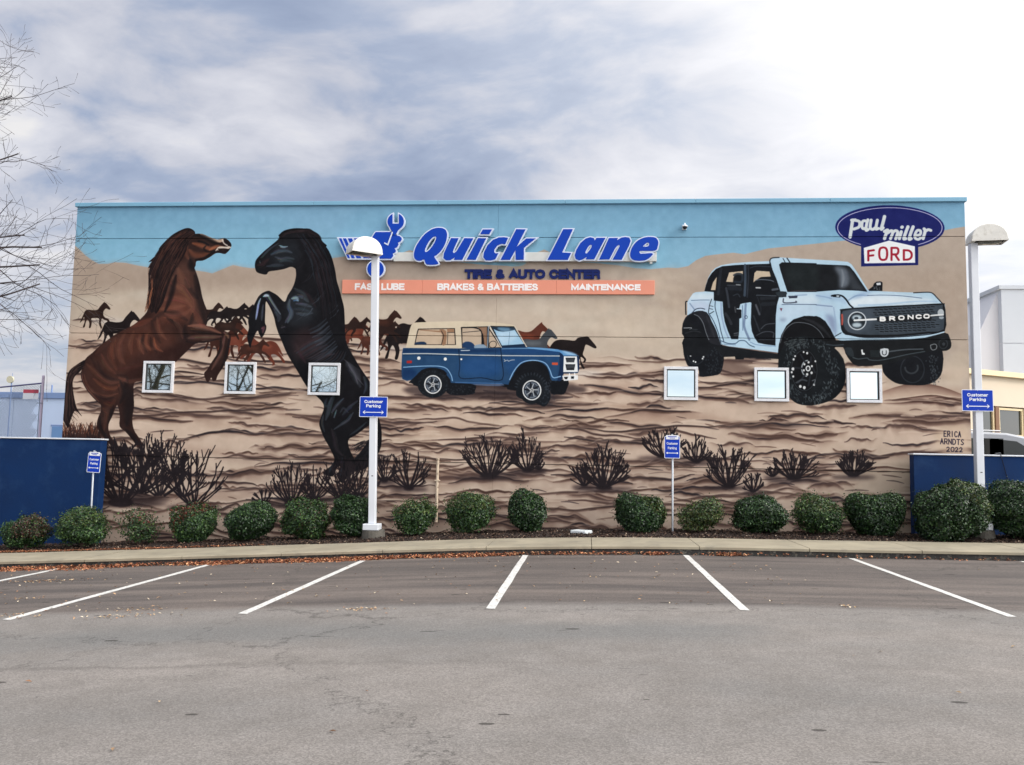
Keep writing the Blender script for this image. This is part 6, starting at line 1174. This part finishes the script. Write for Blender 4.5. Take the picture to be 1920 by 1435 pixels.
BEI = mat('beige_disc', lin((190, 186, 164)), .6); b = B().tube([(q[0]-0.01, 40.9, q[2]), (q[0]-0.01, 41.0, q[2])], .18, 24); b.make('disc', BEI, dk_); B().tube([(q[0], 41.05, -1.2), (q[0], 41.05, q[2]+.1)], .03, 6).make('pole', PBU, dk_); B().tube([(q[0]+.07, 40.97, q[2]+.1), (q[0]+.07, 40.97, q[2]+.33)], .012, 5).make('rod', PBU, dk_)
YF = 22.; q = at(81.5, 706, YF); FM = mat('fence_post', lin((190, 178, 200)), .5, metal=.2); FR_ = mat('fence_rail', lin((82, 80, 130)), .5, metal=.2); WR = mat('wire', lin((120, 130, 150)), .5, metal=.4)
fe = empty('chain_link_fence', (q[0], YF, gz(q[0])), 'chain link fence with tall corner post behind the left blue wall', 'fence')
B().tube([(q[0]+.02, YF, -1.2), (q[0], YF, q[2])], .036, 12).add(*dome(q[0], YF, q[2], .036)).make('post', FM, fe)
r0 = at(78, 719, YF); r1 = np.array(at(0, 726.5, YF+1.2)); r1 = r0+(r1-r0)*3.; B().tube([r0+[.04, 0, -.02], r0, r1], .022, 8).make('top_rail', FR_, fe)
tz = lambda x: r0[2]+(r1[2]-r0[2])*(x-r0[0])/(r1[0]-r0[0]); ty = lambda x: r0[1]+(r1[1]-r0[1])*(x-r0[0])/(r1[0]-r0[0])
B().tube([(r0[0]-.02, YF, .5), (r0[0]-.02, YF, r0[2]-.05)], .010, 6).make('tension_bar', WR, fe)
for zc_ in (.75, 1.9, 2.9): B().tube([(q[0]-.12, YF-.01, zc_), (q[0]+.045, YF-.05, zc_)], .012, 6).make('band', WR, fe)
b = B(); x1_, x0_ = r0[0]-.03, r1[0]; sp_ = .075; c = x0_-3.2
while c < x1_:
    for sgn in (1, -1):
        pts = []
        for x in np.arange(max(x0_, c), min(x1_, c+3.4), .4):
            z_ = (1.0+(x-c)) if sgn > 0 else (1.0+3.4-(x-c))*1.0
            if .55 < z_ < tz(x)-.02: pts.append((x, ty(x), z_))
        if len(pts) > 1: b.tube([pts[0], pts[-1]], .0042, 3, cap=False)
    c += sp_
o = b.make('wire_mesh', WR, fe); o['kind'] = 'stuff'
a = at(35, 729, YF+.0); b_ = at(63, 748, YF+.0); wsn = empty('warning_sign', ((a[0]+b_[0])/2, YF+.2, (a[2]+b_[2])/2), 'small white warning sign with a red header on the chain link fence', 'sign')
cx_, cz_ = (a[0]+b_[0])/2, (a[2]+b_[2])/2; w, h = b_[0]-a[0], a[2]-b_[2]; yy_ = ty(cx_)-.05
B().box(cx_-w/2, cx_+w/2, yy_, yy_+.006, cz_-h/2, cz_+h/2).make('plate', SW, wsn); B().box(cx_-w/2+.004, cx_+w/2-.004, yy_-.003, yy_, cz_+h*.12, cz_+h/2-.004).make('header', mat('sign_red', lin((190, 70, 90)), .5), wsn)
# ------------------------------------------------------------------ beyond the right wall
GW = mat('grey_render', lin((216, 217, 224)), .8, var=.04, vscale=.5); GW2 = mat('grey_render_shaded', lin((198, 204, 213)), .8, var=.04, vscale=.5); CRM = mat('cream_render', lin((214, 200, 180)), .8, var=.05, vscale=.6); CRB = mat('cream_band', lin((236, 216, 176)), .7)  # second grey is a shaded copy: the front's orientation tone put into the colour
YR = 40.; P = [at(x, y, YR)[[0, 2]] for x, y in ((1843, 712), (1882, 712), (1882, 535), (1843, 621))]
rb = empty('showroom', (P[1][0]+4, YR, 0), 'grey building with sloping parapet and cream lower front beyond the right wall', 'building')
e_ = 12.; zt_ = P[2][1]; zb_ = P[0][1]
B().prism([tuple(P[0]), tuple(P[1]), tuple(P[2]), tuple(P[3])], YR+.35, YR+9).make('wing_wall', GW, rb)
for z0, z1 in ((zb_, zb_+1.65), (zb_+1.68, zt_-.2)): B().box(P[1][0]+.01, P[1][0]+e_, YR, YR+9.2, z0, z1).make('front_panel', GW2, rb)
B().box(P[1][0]+.015, P[1][0]+e_, YR+.05, YR+9, zb_, zt_-.22).make('block', GW, rb); B().box(P[1][0]-.1, P[1][0]+e_+.1, YR-.06, YR+9.3, zt_-.19, zt_, .01).make('coping', GW2, rb)
A0 = np.array([float(at(1812, 700, 31.)[0]), 31.]); B0 = A0+np.array([.86, .51])*14.; dr = (B0-A0)/np.linalg.norm(B0-A0); nr = np.array([dr[1], -dr[0]])
def slab_w(name, s0, s1, z0, z1, d0, d1, m_, par=rb):      # oriented box along the receding front
    V_ = []; 
    for s_ in (s0, s1):
        for d in (d0, d1):
            for z in (z0, z1): c_ = A0+dr*s_-nr*d; V_.append((c_[0], c_[1], z))
    return mesh(name, V_, [(0, 1, 3, 2), (4, 6, 7, 5), (0, 4, 5, 1), (2, 3, 7, 6), (0, 2, 6, 4), (1, 5, 7, 3)], m_, par)
zc_ = float(at(1855, 704, 31.6)[2]); zw1 = float(at(1860, 766, 31.6)[2]); zw0 = 1.1
slab_w('cornice', -.3, 14, zc_-.02, zc_+.16, -.18, .4, CRB); slab_w('fascia', -.2, 14, zw1+.1, zc_-.025, 0, 7, CRM)
s_ = .0; WG = mat('shop_glass', (.03, .035, .03), .06, spec=.8); CFR = mat('cream_frame', lin((226, 206, 166)), .5); BRK = mat('brown_pier', lin((128, 96, 74)), .8)
slab_w('pier', -.2, .55, -1, zw1+.09, 0, .5, CRM); edges_ = [.56, 1.75, 1.98, 4.2, 6.4, 8.6]; slab_w('back_wall', .5, 14, -1, zw1+.05, .62, .8, mat('dark_room', (.05, .045, .04), .9))
for k, (e0, e1) in enumerate(((.56, 1.5), (1.72, 3.1), (3.3, 5.2), (5.4, 7.4))):
    z_mid = zw1-.95
    w_ = slab_w('window', e0, e1, zw1-.02, zw1+.06, .05, .16, CFR)
    for f0, f1, z0, z1 in ((e0, e1, z_mid-.05, z_mid+.05), (e0, e0+.08, zw0, zw1-.025), (e1-.08, e1, zw0, zw1-.025), (e0, e1, zw0-.1, zw0)): slab_w('frame_bar', f0+(.081 if f1-f0 > .5 else 0), f1-(.081 if f1-f0 > .5 else 0), z0, z1, .05, .16, CFR, w_)
    slab_w('pane', e0+.08, e1-.08, zw0, zw1-.02, .11, .13, WG, w_)
    slab_w('pier', e1+.005, e1+.20, -1, zw1+.09, .0, .5, BRK if k == 0 else CRM)
slab_w('bulkhead', .56, 14, -1, zw0-.11, .03, .5, CRM)
# dark people carrier parked behind the right wall
YV = 21.6; VP = mat('van_silver', lin((150, 152, 158)), .3, metal=.6, coat=.6); VG = mat('van_glass', (.03, .034, .034), .1, spec=.35); TY = mat('tyre', (.02, .02, .02), .85); CHM = mat('chrome', (.6, .6, .62), .25, metal=1.)
v0 = at(1843, 806, YV); v1 = at(1893, 811, YV); zr_ = float(v1[2]); xs_ = 8.78; zg = gz(12.)-.0
van = empty('parked_van', (xs_+2, YV, zg), 'silver roofed dark windowed van parked behind the right blue wall', 'van')
xr0 = v1[0]; prof = [(xs_, zg+.35), (xs_+4.9, zg+.35), (xs_+4.95, zg+.9), (xs_+4.6, zg+1.15), (xr0+1.75, zr_-1.15), (xr0+1.1, zr_-.52), (xr0+.45, zr_-.12), (xr0, zr_-.02), (xs_+.5, zr_+.02), (xs_+.12, zr_-.12), (xs_-.02, zg+1.3)]
zs_ = zg+1.28; low = [(xs_, zg+.35), (xs_+4.9, zg+.35), (xs_+4.95, zg+.9), (xs_+4.6, zg+1.15), (xr0+1.75, zs_), (xs_-.02, zs_)]
up_ = [(xs_, zs_+.003), (xr0+1.70, zs_+.003), (xr0+1.1, zr_-.5), (xr0+.45, zr_-.10), (xr0, zr_-.01), (xs_+.5, zr_+.02), (xs_+.12, zr_-.12)]
bd = B().prism(low, YV, YV+1.9).prism(up_, YV+.12, YV+1.78).make('body', VP, van)
bv = bd.modifiers.new('bevel', 'BEVEL'); bv.width = .05; bv.segments = 2; bv.limit_method = 'ANGLE'
yg = YV+.105; zb_ = zg+1.34; zt2 = zr_-.15
for nm, P in (('side_window', [(xs_+.25, zb_), (xs_+1.2, zb_), (xs_+1.2, zt2), (xs_+.35, zt2)]), ('side_window', [(xs_+1.3, zb_), (xr0-.55, zb_), (xr0-.55, zt2), (xs_+1.3, zt2)]), ('side_window', [(xr0-.42, zb_), (xr0+1.15, zb_), (xr0+.62, zt2-.32), (xr0+.2, zt2-.06), (xr0-.42, zt2)])):
    B().prism(P, yg-.012, yg+.01).make(nm, VG, van)
B().prism([(xr0-.54, zb_), (xr0-.43, zb_), (xr0-.43, zt2), (xr0-.54, zt2)], yg-.016, yg+.01).make('door_pillar', TY, van)
B().prism([(xs_+.2, zb_-.07), (xr0+1.3, zb_-.07), (xr0+1.3, zb_-.03), (xs_+.2, zb_-.03)], yg-.13, yg).make('window_trim', CHM, van)
B().tube([(xs_+.5, YV+.25, zr_+.05), (xr0-.1, YV+.25, zr_+.04)], .018, 6).make('roof_rail', CHM, van)
B().box(xr0+1.0, xr0+1.2, YV-.2, YV-.02, zb_-.02, zb_+.16, .02).make('wing_mirror', VP, van)
for wx in (xs_+.95, xs_+3.95):
    w_ = B().tube([(wx, YV-.02, zg+.34), (wx, YV+.22, zg+.34)], .34, 24).make('wheel', TY, van); B().tube([(wx, YV-.035, zg+.34), (wx, YV-.021, zg+.34)], .21, 20).make('rim', CHM, w_)
